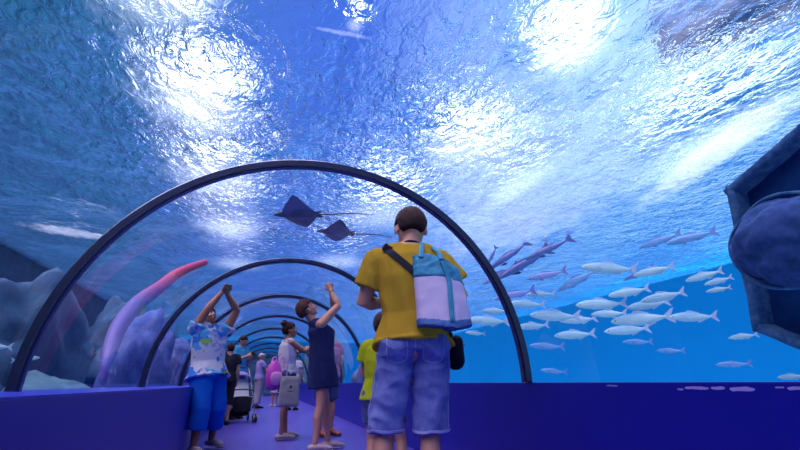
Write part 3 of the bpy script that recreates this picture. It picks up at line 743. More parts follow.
def face_bits(parent, P, Mx, s):
    for q in (-1, 1):
        bm = bmesh.new(); ellipsoid(bm, P(q * 0.032, 0.078, 0.012), 0.0145 * s, 0.010 * s, 0.0085 * s, Mx, 12)
        e = obj('eye', bm, M['eye_white'], parent, smooth=True)
        bm = bmesh.new(); ellipsoid(bm, P(q * 0.032, 0.0855, 0.012), 0.006 * s, 0.004 * s, 0.006 * s, Mx, 10); obj('iris', bm, M['black'], e, smooth=True)
        bm = bmesh.new(); chain(bm, [P(q * 0.014, 0.094, 0.032), P(q * 0.034, 0.090, 0.038), P(q * 0.052, 0.076, 0.032)], [0.0045 * s] * 3, n=8); obj('eyebrow', bm, M['hair_dark'], parent, smooth=True)
    bm = bmesh.new(); chain(bm, [P(-0.022, 0.088, -0.058), P(0, 0.1, -0.055), P(0.022, 0.088, -0.058)], [(0.004 * s, 0.006 * s), (0.007 * s, 0.008 * s), (0.004 * s, 0.006 * s)], n=10); obj('lips', bm, M['lips'], parent, smooth=True)
def hair_mesh(bm, P, Mx, s, vol=1.0, length=0.0, cut=-0.02, seed=0):
    """cap of hair: full over skull and nape, tucked under the face skin in front"""
    r = bmesh.ops.create_uvsphere(bm, u_segments=40, v_segments=28, radius=1.0)
    for v in r['verts']:
        d = v.co.normalized()
        front = d.y; z = d.z
        hairline = 0.50 if abs(d.x) < .5 else 0.35
        k = 1.0
        # face mask
        m = max(0.0, min(1.0, (front - 0.25) / 0.2)) * max(0.0, min(1.0, (hairline - z) / 0.16))
        low = max(0.0, min(1.0, (cut * 10 - 0.45 - z) / 0.2)) * (1 if length == 0 else 0)
        side = max(0.0, min(1.0, (abs(d.x) - 0.55) / 0.2)) * max(0.0, min(1.0, (0.05 - z) / 0.2)) * (1 if length == 0 else 0) * (1 if front > -.35 else 0)
        hide = max(m, low, side)
        n_ = noise.noise(d * 5 + V((seed, 0, 0))) * 0.03 + noise.noise(d * 14 + V((0, seed, 0))) * 0.02
        kk = (1.11 * vol + n_) * (1 - hide) + 0.80 * hide
        v.co = V(P(0, -0.012, 0.020 - (length if z < 0 else 0) * min(1, -z * 1.3))) + Mx @ V((d.x * 0.080, d.y * 0.098, d.z * 0.100)) * kk * s
def hand(bm, w, d, n, side, curl=0.5, s=1.0):
    """palm and five bent fingers; d = wrist-to-fingers, n = palm normal, side = +1 thumb towards d x n"""
    d = d.normalized(); n = (n - d * n.dot(d)).normalized(); x = d.cross(n) * side
    chain(bm, [w, w + d * 0.045 * s, w + d * 0.085 * s], [(0.026 * s, 0.018 * s), (0.038 * s, 0.016 * s), (0.040 * s, 0.014 * s)], lat=x, n=14)
    for i, (off, ln) in enumerate(((0.030, 0.072), (0.010, 0.080), (-0.010, 0.074), (-0.029, 0.058))):
        p = w + d * 0.080 * s + x * off * s; a = 0.25 * curl; pts = [p]; q = p
        for seg in range(3):
            dd = d * math.cos(a) + n * math.sin(a); q = q + dd * ln * s * (0.42, 0.32, 0.26)[seg]; pts.append(q); a += 1.25 * curl
        chain(bm, pts, [0.0098 * s, 0.0095 * s, 0.009 * s, 0.008 * s], n=8)
    p = w + d * 0.022 * s + x * 0.026 * s
    chain(bm, [p, p + (x * 0.75 + d * 0.6) * 0.034 * s + n * 0.008 * s, p + (x * 0.8 + d * 1.5) * 0.034 * s + n * (0.008 + 0.02 * curl) * s, p + (x * 0.65 + d * 2.2) * 0.034 * s + n * (0.01 + 0.04 * curl) * s], [0.013 * s, 0.0125 * s, 0.011 * s, 0.0095 * s], n=8)
DEF = dict(hip=(0, 0, .95), waist=(0, 0, 1.10), chest=(0, 0.005, 1.28), upper=(0, 0, 1.40), neck=(0, -.01, 1.485), head=(0, 0.02, 1.62),
           F=(0, 1, 0), U=(0, 0, 1), hipR=(.09, 0, .90), hipL=(-.09, 0, .90), kneeR=(.10, .01, .49), kneeL=(-.10, .01, .49), ankR=(.10, -.03, .075), ankL=(-.10, -.03, .075),
           toeR=(.12, .15, .03), toeL=(-.12, .15, .03), shR=(.175, -.005, 1.425), shL=(-.175, -.005, 1.425), elR=(.22, -.03, 1.13), elL=(-.22, -.03, 1.13), wrR=(.23, .06, .89), wrL=(-.23, .06, .89),
           hdR=(0, 0.25, -1), hdL=(0, 0.25, -1), hnR=(-1, 0, 0), hnL=(1, 0, 0), curl=0.5, w=1.0, arm=1.0, leg=1.0, hs=1.0, lat=(1, 0, 0))
def torso(bm, J, g=0.0, lo='hip', extra=None, flare=0.0, w=None, bare=False):
    w = w or J['w']; lat = V(J['lat'])
    pts = [J['hip'], J['waist'], J['chest'], J['upper'], J['upper'] + (J['neck'] - J['upper']) * 0.55]
    rad = [(.172 * w + g, .118 * w + g), (.150 * w + g, .108 * w + g), (.168 * w + g, .120 * w + g), (.170 * w + g, .100 * w + g * .8), (.105 * w + g * .5, .072 * w + g * .5)]
    if extra is not None:
        rad[0] = (rad[0][0] + .012 + flare * .4, rad[0][1] + .012 + flare * .4)
        pts = [extra] + pts; rad = [(rad[0][0] + flare, rad[0][1] + flare)] + rad
    chain(bm, pts, rad, lat=lat, n=26, round_ends=(extra is None))
    for s in ('R', 'L'):
        inner = J['upper'] + (J['sh' + s] - J['upper']) * 0.25 + (J['neck'] - J['upper']) * 0.32
        if bare: chain(bm, [inner, inner.lerp(J['sh' + s], .45)], [.060 * w + g, .058 * w + g], n=16); continue
        chain(bm, [inner, J['sh' + s]], [.060 * w + g, .056 * J['arm'] + g], n=16)
def build_person(loc, rot, spec, skin, label, voxel=0.008, hair=None, hvol=1.0, hlen=0.0, face=True, hands=True, feet=True, hcut=-0.02):
    J = dict(DEF); J.update(spec)
    J = {k: (V(v) if isinstance(v, tuple) else v) for k, v in J.items()}
    bm = bmesh.new(); w = J['w']; a = J['arm']; l = J['leg']
    torso(bm, J)
    chain(bm, [J['upper'] + (J['neck'] - J['upper']) * .3, J['neck'], J['head'] - J['U'].normalized() * .05 * J['hs'] - J['F'].normalized() * .02], [.062, .055, .054], n=16)
    P, R_h, F_h, U_h, Mx = head_parts(bm, J['head'], J['F'], J['U'], J['hs'])
    hz = J['hip']; back = V(J['lat']).cross(V((0, 0, 1)))   # points to -Y for lat +X
    for s, q in (('R', 1), ('L', -1)):
        sh, el, wr = J['sh' + s], J['el' + s], J['wr' + s]
        chain(bm, [sh, sh.lerp(el, .35), el, el.lerp(wr, .3), wr], [.054 * a, .050 * a, .040 * a, .042 * a, .027 * a], n=14)
        if hands: hand(bm, wr, J['hd' + s], J['hn' + s], q * J.get('thumb', 1), J['curl'], 1.0 * J['hs'])
        h_, k_, n_ = J['hip' + s], J['knee' + s], J['ank' + s]
        shin = k_.lerp(n_, .3) + (V((0, -0.012, 0)))
        chain(bm, [h_, h_.lerp(k_, .4), k_, shin, k_.lerp(n_, .7), n_], [.092 * l, .080 * l, .056 * l, .058 * l, .040 * l, .034 * l], n=16)
        ellipsoid(bm, h_ + V((0, -.045 * w, .02)), .085 * w, .075 * w, .09)
        if feet:
            t_ = J['toe' + s]; f_ = (t_ - n_); f_.z = 0; f_.normalize()
            hl = n_ - f_ * .035 + V((0, 0, -.035)); 
            chain(bm, [hl, n_.lerp(t_, .45) + V((0, 0, -.012)), t_ - f_ * .03, t_ + f_ * .02], [(.032, .032), (.038, .032), (.044, .022), (.036, .016)], lat=f_.cross(V((0, 0, 1))), n=14)
    me = remesh(bm, voxel, 3); me.name = 'person'
    o = link_mesh('person', me, skin)
    o.location = loc; o.rotation_euler = (0, 0, rot)
    tag(o, label, 'person')
    if face: face_bits(o, P, Mx, J['hs'])
    if hair:
        bm = bmesh.new(); hair_mesh(bm, P, Mx, J['hs'], hvol, hlen, cut=hcut, seed=loc[0] * 3)
        obj('hair', bm, hair, o, smooth=True)
    return o, J, P, Mx
def garment(name, bm, mat, parent, voxel=0.009, amp=0.0, scale=9, stretch=(1, 1, 1), seed=0, sm=3):
    me = remesh(bm, voxel, sm)
    if amp: wrinkle(me, amp, scale, stretch, seed)
    me.name = name
    return link_mesh(name, me, mat, parent)
def tee(bm, J, g=0.02, hem=None, sleeve=0.45, flare=0.0, arm_g=0.014):
    torso(bm, J, g, extra=hem, flare=flare, bare=(sleeve == 0))
    if sleeve > 0:
        for s in 'RL':
            sh, el = J['sh' + s], J['el' + s]
            e = sh.lerp(el, sleeve)
            chain(bm, [sh, sh.lerp(e, .5), e], [.056 * J['arm'] + g, .054 * J['arm'] + g + arm_g * .5, .052 * J['arm'] + g + arm_g], n=18, round_ends=False)
def trousers(bm, J, hem=0.5, g=0.02, wide=0.02, waist_up=0.0, seg='thigh'):
    """hem: fraction along knee (1.0) .. ankle (2.0)"""
    w, l = J['w'], J['leg']
    chain(bm, [J['hip'] + V((0, 0, -.05)), J['hip'], J['hip'] + (J['waist'] - J['hip']) * (.55 + waist_up)], [(.165 * w + g, .115 * w + g), (.172 * w + g, .120 * w + g), (.160 * w + g, .112 * w + g)], lat=J['lat'], n=26, round_ends=False)
    for s in 'RL':
        h_, k_, n_ = J['hip' + s], J['knee' + s], J['ank' + s]
        if hem <= 1: pts = [h_, h_.lerp(k_, .3), h_.lerp(k_, .6 * hem + .1), h_.lerp(k_, hem)]; rad = [.094 * l + g, .088 * l + g + wide * .3, .080 * l + g + wide * .7, .074 * l + g + wide]
        else:
            e = k_.lerp(n_, hem - 1)
            pts = [h_, h_.lerp(k_, .5), k_, k_.lerp(e, .5), e]; rad = [.094 * l + g, .082 * l + g, .062 * l + g + wide * .5, .058 * l + g + wide * .8, .052 * l + g + wide]
        chain(bm, pts, rad, n=22, round_ends=False)
        ellipsoid(bm, h_ + V((0, -.045 * w, .02)), .085 * w + g, .075 * w + g, .09 + g)
def shoe(parent, J, s, mat, sole=None, low=False):
    n_, t_ = J['ank' + s], J['toe' + s]; f_ = (t_ - n_); f_.z = 0; f_.normalize(); lat = f_.cross(V((0, 0, 1)))
    base = n_.z - .075
    bm = bmesh.new(); hp = V((n_.x, n_.y, base))
    chain(bm, [hp - f_ * .055 + V((0, 0, .04)), hp + f_ * .02 + V((0, 0, .045 if low else .06)), hp + f_ * .10 + V((0, 0, .040)), hp + f_ * .165 + V((0, 0, .030)), hp + f_ * .195 + V((0, 0, .03))],
          [(.036, .034), (.042, .045 if not low else .04), (.050, .040), (.048, .030), (.034, .020)], lat=lat, n=18)
    sh = obj('shoe', bm, mat, parent, smooth=True)
    bm = bmesh.new(); chain(bm, [hp - f_ * .06 + V((0, 0, .010)), hp + f_ * .06 + V((0, 0, .010)), hp + f_ * .12 + V((0, 0, .010)), hp + f_ * .205 + V((0, 0, .012))], [(.040, .010), (.040, .010), (.053, .010), (.034, .009)], lat=lat, n=16)
    obj('sole', bm, sole or M['black'], sh, smooth=True)

# --- the person in yellow, seen from behind
ML = (0.555, 2.6, 0.0); MR = -0.24
man, J, P, Mx = build_person(ML, MR, dict(hip=(0.02, 0, .98), waist=(0.02, -.01, 1.14), chest=(0.015, -.01, 1.36), upper=(0.0, -.005, 1.485), neck=(0.01, 0.03, 1.60), head=(0.02, 0.095, 1.725),
    F=(-0.05, 0.86, -0.42), U=(0, 0.42, 0.86), hipR=(.12, 0, .93), hipL=(-.08, 0, .93), kneeR=(.115, .015, .50), kneeL=(-.145, .015, .50), ankR=(.09, -.03, .08), ankL=(-.19, -.03, .08),
    toeR=(.13, .17, .03), toeL=(-.24, .17, .03), shR=(.205, .01, 1.475), shL=(-.21, .01, 1.475), elR=(.345, .06, 1.27), elL=(-.295, .05, 1.215), wrR=(.16, .33, 1.26), wrL=(-.13, .29, 1.26),
    hdR=(-.7, .7, .3), hdL=(.7, .7, .3), hnR=(-.5, -.2, .6), hnL=(.5, -.2, .6), w=1.13, arm=1.10, leg=1.0, hs=1.30), M['skin'],
    'large person in a mustard yellow T-shirt and denim shorts, seen from behind with head bowed', voxel=0.007, hair=M['hair_dark'], hvol=1.0)
bm = bmesh.new(); tee(bm, J, 0.024, hem=V((0.02, -0.01, .945)), sleeve=0.62, flare=0.014, arm_g=0.016)
shirt = garment('t_shirt', bm, M['yellow'], man, 0.008, amp=0.010, scale=5.5, stretch=(1.5, 1, .8), seed=2)
bm = bmesh.new(); ch = []
for k in range(25):
    a = 2 * PI * k / 24; c = J['neck'] + V((0, -.005, -.012)); ch.append(c + V((.068 * math.cos(a), .066 * math.sin(a), -.018 * math.sin(a))))
chain(bm, ch, [.008] * 25, n=8, round_ends=False); obj('collar', bm, M['webbing'], shirt, smooth=True)
bm = bmesh.new(); trousers(bm, J, hem=1.0, g=0.016, wide=0.008, waist_up=-.5)
for s, kx in (('R', .105), ('L', -.155)):
    chain(bm, [J['knee' + s] + V((0, 0, .12)), J['knee' + s] + V((0.003, 0, -.025))], [.094, .097], n=20, round_ends=False)
shorts = garment('denim_shorts', bm, M['denim'], man, 0.007, amp=0.012, scale=7.0, stretch=(1, 1, 1.6), seed=5)
bs = bvh_of(shorts.data); bsh = bvh_of(shirt.data)
back = V((1, 0, 0)); up = V((0, 0, 1))
for x in (-.085, .125):
    ol = [(-.062, .06), (.062, .06), (.062, .02), (.060, -.05), (.05, -.062), (.0, -.088), (-.05, -.062), (-.060, -.05), (-.062, .02)]
    pk = obj('pocket', patch_on(bs, (x, -.2, .925), (1, 0, 0), (0, 0, 1), ol, off=.002, thick=.003), M['denim'], shorts, smooth=False)
    pts = [V((x + u * .93, -.3, .925 + v * .93)) for u, v in ol[1:] + ol[:1]]
    pts = [bs.ray_cast(p, V((0, 1, 0)), 1)[0] or p for p in pts]
    obj('stitching', ribbon_on(bs, pts, .0035, .002, .0055, sub=4), M['thread'], pk)
for s in 'RL':
    k_ = J['knee' + s]
    pts = [k_ + V((.12 * math.cos(a), .12 * math.sin(a), -.018)) for a in [2 * PI * i / 20 for i in range(21)]]
    obj('hem', ribbon_on(bs, pts, .014, .003, .001, sub=3), M['thread'], shorts)
pts = [bs.ray_cast(V((.02, -.4, z)), V((0, 1, 0)), 1)[0] or V((.02, -.12, z)) for z in (1.02, .98, .94, .9, .87)]
obj('centre_seam', ribbon_on(bs, pts, .005, .002, .002), M['thread'], shorts)
for s, q in (('R', 1), ('L', -1)):
    pts = []
    for z in (1.0, .9, .8, .7, .6, .5):
        c = J['hip' + s].lerp(J['knee' + s], (.93 - z) / .43) if z < .93 else J['hip' + s]
        h = bs.ray_cast(V((c.x + q * .4, c.y - .03, z)), V((-q, 0, 0)), 1)[0]
        if h: pts.append(h)
    obj('side_seam', ribbon_on(bs, pts, .006, .002, .001), M['thread'], shorts)
for s in 'RL': shoe(man, J, s, M['black_cloth'], M['white_cloth'])
# black crossbody strap: over the left shoulder to a black pouch at the right hip
W2L = lambda X, Y, Z: Matrix.Rotation(-MR, 3, 'Z') @ (V((X, Y, Z)) - V(ML))
def back_pt(x, z):
    h = bsh.ray_cast(V((x, -.6, z)), V((0, 1, 0)), 1.2)[0]
    return h if h else V((x, -.1, z))
sb = empty('crossbody_bag', ML, MR); tag(sb, 'black crossbody pouch on a wide strap at the right hip in denim', 'bag')
pts = [V((-.13, .10, 1.48)), V((-.14, .05, 1.54)), V((-.145, -.02, 1.56)), back_pt(-.145, 1.53), back_pt(-.10, 1.48), back_pt(-.02, 1.40), back_pt(.06, 1.31), back_pt(.14, 1.19), back_pt(.20, 1.08), V((.245, -.06, 1.00))]
obj('strap', ribbon_on(bsh, pts, .042, .006, .006, sub=8), M['webbing'], sb)
bm = bmesh.new(); add_box(bm, (-.028, -.012, -.022), (.028, .012, .022), .005, Matrix.Translation(back_pt(-.145, 1.54) + V((0, -.012, .0))) @ Matrix.Rotation(.5, 4, 'Y')); obj('buckle', bm, M['webbing'], sb)
bm = bmesh.new(); chain(bm, [V((.285, .06, .86)), V((.29, .06, .98))], [(.10, .05), (.09, .04)], lat=(0, 1, 0), n=20, squareness=.4); bg = obj('pouch', bm, M['webbing'], sb, smooth=True)
bm = bmesh.new(); tube(bm, [V((.335, -.01, .955)), V((.338, .06, .96)), V((.335, .13, .955))], .004); obj('zip', bm, M['chrome'], bg, smooth=True)

# teal and lilac shoulder bag on the back
bag = empty('shoulder_bag', ML, MR); tag(bag, 'teal and pale lilac canvas bag hanging at the back of the person in yellow', 'bag')
def bagshape(bm, z0, z1, grow=0.0, n=12):
    # cross-sections of a slumped bucket bag with a corner edge towards the viewer
    K = 28; rows = []
    for i in range(n + 1):
        z = z0 + (z1 - z0) * i / n; u = (z - 1.03) / .45
        cx = .185 - .035 * u; cy = -.20 + .05 * u
        a = .155 - .012 * u - .035 * max(0, u - .75); b = .085 - .045 * u
        row = []
        for k in range(K):
            t_ = 2 * PI * k / K; c_, s_ = math.cos(t_), math.sin(t_)
            x = math.copysign(abs(c_) ** .6, c_) * (a + grow); y = math.copysign(abs(s_) ** .6, s_) * (b + grow)
            if y < 0: y -= .035 * max(0, 1 - abs(x - .03) / .13)
            zz = z - (.30 * max(0, x + .02) * max(0, u - .35) * 2.9) - (.03 * max(0, 1 - abs(x - .03) / .10) if u < .15 else 0)
            row.append(bm.verts.new((cx + x, cy + y + .05 * x, zz)))
        rows.append(row)
    for a_, b_ in zip(rows, rows[1:]):
        for k in range(K): bm.faces.new((a_[k], a_[(k + 1) % K], b_[(k + 1) % K], b_[k]))
    bm.faces.new(rows[0][::-1]); bm.faces.new(rows[-1])
bm = bmesh.new(); bagshape(bm, 1.065, 1.345); lo = garment('canvas_body', bm, M['lilac_canvas'], bag, .007, amp=.004, scale=9, seed=3, sm=2)
bm = bmesh.new(); bagshape(bm, 1.335, 1.475, .003); tp = garment('teal_top', bm, M['teal'], bag, .007, amp=.007, scale=12, stretch=(1, 1, 1.6), seed=7, sm=2)
bm = bmesh.new(); bagshape(bm, 1.04, 1.085, .004); garment('base_panel', bm, M['canvas_base'], bag, .007, amp=.002, sm=2)  # darker navy band round the foot of the bag
bl = bvh_of(lo.data); bt = bvh_of(tp.data)
def onbag(x, z):
    for b_ in (bl, bt):
        h = b_.ray_cast(V((x, -.8, z)), V((0, 1, 0)), 1.2)[0]
        if h: return h + V((0, -.006, 0))
    return V((x, -.27, z))
def strip(name, pts, w, mat, th=.005):
    p = smooth_path(pts, 6); bm = bmesh.new(); chain(bm, p, [(w / 2, th)] * len(p), lat=(1, 0.1, 0), n=10, squareness=.5, round_ends=False); obj(name, bm, mat, bag, smooth=True)
strip('handle_band', [onbag(.212, z) for z in (1.02, 1.06, 1.12, 1.2, 1.3)] + [onbag(.195, 1.36), onbag(.18, 1.42)], .030, M['teal'])
strip('strap', [V((.085, .10, 1.55)), V((.083, .05, 1.595)), V((.08, -.03, 1.60)), V((.075, -.10, 1.56)), V((.062, -.17, 1.50)), onbag(.055, 1.45)], .030, M['teal'])
strip('strap', [V((.150, .10, 1.52)), V((.150, .05, 1.56)), V((.150, -.03, 1.568)), V((.155, -.11, 1.53)), V((.165, -.19, 1.49)), onbag(.175, 1.43)], .030, M['teal'])

# --- child in lime green in front of the person in yellow
c2, J, P, Mx = build_person((0.66, 3.42, 0), -.5, dict(hip=(0, 0, .66), waist=(0, 0, .77), chest=(0, 0, .90), upper=(0, 0, .99), neck=(0, 0, 1.055), head=(0, .02, 1.165), hipR=(.07, 0, .62), hipL=(-.07, 0, .62),
    kneeR=(.14, .01, .35), kneeL=(-.08, .01, .35), ankR=(.18, -.02, .07), ankL=(-.06, -.02, .07), toeR=(.20, .12, .03), toeL=(-.08, .12, .03), shR=(.125, 0, 1.0), shL=(-.125, 0, 1.0), elR=(.17, .05, .80), elL=(-.17, .05, .80),
    wrR=(.12, .20, .85), wrL=(-.12, .2, .85), hdR=(-.3, 1, .2), hdL=(.3, 1, .2), hnR=(0, 0, -1), hnL=(0, 0, -1), w=.78, arm=.72, leg=.72, hs=.9), M['skin'],
    'child in a lime green top half hidden beyond the person in yellow', voxel=.009, hair=M['hair_dark'], hvol=1.03)
bm = bmesh.new(); tee(bm, J, .02, hem=V((0, 0, .62)), sleeve=.5, flare=.01); garment('t_shirt', bm, M['lime'], c2, .009, amp=.004)
bm = bmesh.new(); trousers(bm, J, hem=.6, g=.018, wide=.01); garment('shorts', bm, M['denim_dark'], c2, .009)
for s in 'RL': shoe(c2, J, s, M['black_cloth'])
c2.location = (0.60, 3.42, 0)

# --- person in navy dress, profile to the right, fists raised
NL = (0.42, 5.68, 0)
nv, J, P, Mx = build_person(NL, -PI / 2 + .12, dict(hip=(0, 0.0, .93), waist=(0, -.02, 1.08), chest=(0, -.03, 1.27), upper=(0, -.09, 1.39), neck=(0, -.14, 1.465), head=(0, -.235, 1.615),
    F=(0, .80, .60), U=(0, -.60, .80), hipR=(.085, 0, .88), hipL=(-.085, 0, .88), kneeR=(.09, -.02, .48), kneeL=(-.09, .09, .48), ankR=(.09, -.06, .08), ankL=(-.09, .14, .08), toeR=(.10, .10, .03), toeL=(-.10, .30, .03),
    shR=(.165, -.09, 1.42), shL=(-.165, -.07, 1.42), elR=(.17, .12, 1.66), elL=(-.15, .16, 1.65), wrR=(.075, .04, 1.87), wrL=(-.04, .08, 1.87), hdR=(-.25, -.35, .9), hdL=(.3, -.3, .9), hnR=(-1, .2, .2), hnL=(1, .2, .2), thumb=1, curl=1.15, w=1.05, leg=.95, arm=1.12, hs=1.06), M['skin'],
    'person in a sleeveless navy tunic with short brown hair, head tipped back and hands raised', voxel=.008, hair=M['hair_brown'], hvol=1.10)
bm = bmesh.new(); tee(bm, J, .02, hem=None, sleeve=0)
chain(bm, [J['chest'] + V((0, .01, .03)), J['waist'], J['hip']], [(.185, .15), (.195, .155), (.20, .16)], lat=(1, 0, 0), n=28)
chain(bm, [J['waist'], J['hip'], V((0, .02, .80)), V((0, .03, .69))], [(.175, .14), (.205, .168), (.21, .18), (.20, .185)], lat=(1, 0, 0), n=28, round_ends=False)
garment('tunic', bm, M['navy'], nv, .008, amp=.006, scale=7, stretch=(1, 1, .6), seed=4)
for s in 'RL': shoe(nv, J, s, M['shoe_pale'], M['white_cloth'], low=True)
bm = bmesh.new(); c = J['wrR'].lerp(J['elR'], .12); ax = (J['wrR'] - J['elR']).normalized(); a_, b_ = frame_for(ax)
chain(bm, [c + (a_ * math.cos(t_) + b_ * math.sin(t_)) * .031 for t_ in [2 * PI * i / 16 for i in range(17)]], [.006] * 17, n=8, round_ends=False); obj('bracelet', bm, M['black'], nv, smooth=True)

# --- person with bun, white top
bn, J, P, Mx = build_person((.07, 6.9, 0), -PI / 2 + .35, dict(hip=(0, 0, .86), waist=(0, -.01, 1.0), chest=(0, -.02, 1.16), upper=(0, -.03, 1.27), neck=(0, -.03, 1.345), head=(0, -.01, 1.485), F=(.1, 1, .12), U=(0, -.1, 1),
    hipR=(.085, 0, .82), hipL=(-.085, 0, .82), kneeR=(.09, -.02, .46), kneeL=(-.09, .04, .46), ankR=(.09, -.06, .08), ankL=(-.09, .08, .08), toeR=(.10, .12, .03), toeL=(-.10, .26, .03),
    shR=(.15, -.03, 1.30), shL=(-.15, -.02, 1.30), elR=(.19, .16, 1.18), elL=(-.15, .18, 1.18), wrR=(.11, .36, 1.26), wrL=(-.08, .38, 1.27), hdR=(-.1, 1, .4), hdL=(.1, 1, .4), hnR=(-1, 0, .2), hnL=(1, 0, .2), w=.92, leg=.88, arm=.88, hs=.98), M['skin_tan'],
    'person with dark hair in a bun wearing a white sleeveless top, turned right', voxel=.009, hair=M['hair_dark'], hvol=1.05)
bm = bmesh.new(); ellipsoid(bm, P(0, -.085, .115), .052, .052, .050)
for v in bm.verts: v.co += v.normal * .006 * noise.noise(v.co * 40)
obj('hair_bun', bm, M['hair_dark'], bn, smooth=True)
bm = bmesh.new(); q = P(0, -.065, .088); chain(bm, [q + V((.032 * math.cos(t_), .028 * math.sin(t_) , .012 * math.sin(t_))) for t_ in [2 * PI * i / 14 for i in range(15)]], [.008] * 15, n=8, round_ends=False); obj('hair_tie', bm, M['pink'], bn, smooth=True)
bm = bmesh.new(); tee(bm, J, .014, hem=V((0, 0, .90)), sleeve=0); garment('sleeveless_top', bm, M['white_cloth'], bn, .009, amp=.004, seed=8)
bm = bmesh.new(); trousers(bm, J, hem=.55, g=.016, wide=.01); garment('denim_shorts', bm, M['denim_dark'], bn, .009, amp=.003)
for s in 'RL': shoe(bn, J, s, M['shoe_pale'], M['shoe_pale'], low=True)

# beige tote bag on the near side
tb = empty('tote_bag', (.10, 6.58, 0), .1); tag(tb, 'beige canvas tote bag with a small dark emblem, hanging beside the person with the bun', 'bag')
bm = bmesh.new(); chain(bm, [V((0, 0, .44)), V((0, 0, .47)), V((0, 0, .6)), V((0, 0, .78)), V((0, 0, .83))], [(.125, .035), (.135, .05), (.135, .05), (.128, .035), (.126, .02)], lat=(1, 0, 0), n=28, round_ends=False, squareness=.6)
bo = garment('bag_body', bm, M['tote'], tb, .009, amp=.004, scale=8)
bb = bvh_of(bo.data)
ol = [(0, .028), (.006, .016), (.02, .018), (.012, .006), (.022, -.004), (.008, -.006), (.006, -.02), (-.006, -.02), (-.008, -.006), (-.022, -.004), (-.012, .006), (-.02, .018), (-.006, .016)]
obj('emblem', patch_on(bb, (0.01, -.1, .69), (1, 0, 0), (0, 0, 1), ol, off=.002, thick=.002, res=3), M['black'], bo)
obj('printed_line', patch_on(bb, (0.01, -.1, .635), (1, 0, 0), (0, 0, 1), [(-.045, -.003), (.045, -.003), (.045, .003), (-.045, .003)], off=.002, thick=.002, res=4), M['webbing'], bo)
for x in (-.05,):
    bm = bmesh.new(); p = smooth_path([V((x, 0, .80)), V((x * .9, .03, .95)), V((x * .5, .10, 1.15)), V((x * .3 - .03, .18, 1.33)), V((-.03 + x * .3, .24, 1.365)), V((-.03 + x * .3, .30, 1.33))], 6)
    chain(bm, p, [(.009, .004)] * len(p), lat=(1, 0, 0), n=8); obj('handle', bm, M['lilac_cloth'], tb, smooth=True)
# pink bag behind
pb = empty('backpack', (-.12, 6.66, -.05), .2); tag(pb, 'bright pink puffy child backpack hanging behind the person with the bun', 'bag')
bm = bmesh.new(); chain(bm, [V((0, 0, .74)), V((0, 0, .80)), V((0, 0, .92)), V((0, 0, 1.02)), V((0, 0, 1.06))], [(.09, .05), (.115, .07), (.11, .07), (.09, .05), (.05, .03)], lat=(1, 0, 0), n=24); pk = obj('pack', bm, M['pink'], pb, smooth=True)
bm = bmesh.new(); chain(bm, [V((0.02, -.075, .78)), V((0.02, -.085, .86)), V((0.02, -.08, .92))], [(.07, .02), (.085, .03), (.07, .02)], lat=(1, 0, 0), n=20); obj('front_pocket', bm, M['pink_pale'], pk, smooth=True)
for x in (-.05, .05):
    bm = bmesh.new(); tube(bm, [V((x, 0, 1.03)), V((x + .02, 0.02, 1.12)), V((x + .07, .03, 1.13)), V((x + .08, .02, 1.0))], .010); obj('strap', bm, M['pink_pale'], pb, smooth=True)

# --- person in printed top and azure trousers, arms raised with a phone
LL = (-.84, 5.95, 0); LR = -PI / 2 - .8
lw, J, P, Mx = build_person(LL, LR, dict(hip=(0, -.10, .84), waist=(0, -.13, .98), chest=(0, -.16, 1.18), upper=(0, -.17, 1.33), neck=(0, -.19, 1.40), head=(.01, -.22, 1.53), F=(0, .85, .5), U=(0, -.5, .85),
    hipR=(.10, -.08, .80), hipL=(-.10, -.08, .80), kneeR=(.13, .02, .46), kneeL=(-.14, -.03, .46), ankR=(.14, 0.0, .08), ankL=(-.27, -.22, .10), toeR=(.18, .17, .03), toeL=(-.28, -.05, .03),
    shR=(.195, -.20, 1.38), shL=(-.195, -.12, 1.38), elR=(.15, -.09, 1.61), elL=(-.23, .0, 1.64), wrR=(.05, .0, 1.82), wrL=(-.05, .0, 1.81), hdR=(-.3, .1, .9), hdL=(.3, .1, .9), hnR=(-.5, .7, 0), hnL=(.5, .7, 0), w=1.15, leg=1.12, arm=1.15), M['skin_tan'],
    'person in a blue and white printed top and azure trousers raising a phone', voxel=.008, hair=M['hair_dark'], hvol=1.12)
bm = bmesh.new(); tee(bm, J, .03, hem=V((0, -.09, .80)), sleeve=.22, flare=.03, arm_g=.012); garment('printed_top', bm, M['print'], lw, .009, amp=.007, scale=6, seed=11)
bm = bmesh.new(); trousers(bm, J, hem=1.55, g=.025, wide=.02, waist_up=-.1); garment('trousers', bm, M['azure'], lw, .009, amp=.007, scale=6, seed=13)
for s in 'RL': shoe(lw, J, s, M['shoe_pale'], M['white_cloth'], low=True)
ph = empty('smartphone', LL, LR); tag(ph, 'dark phone held up by the person in the printed top', 'phone')
bm = bmesh.new(); add_box(bm, (-.05, .055, 1.86), (.05, .064, 1.93), .004); pc = obj('casing', bm, M['black'], ph)
bm = bmesh.new(); add_box(bm, (-.045, .0535, 1.866), (.045, .0552, 1.924)); obj('screen', bm, M['screen'], ph)

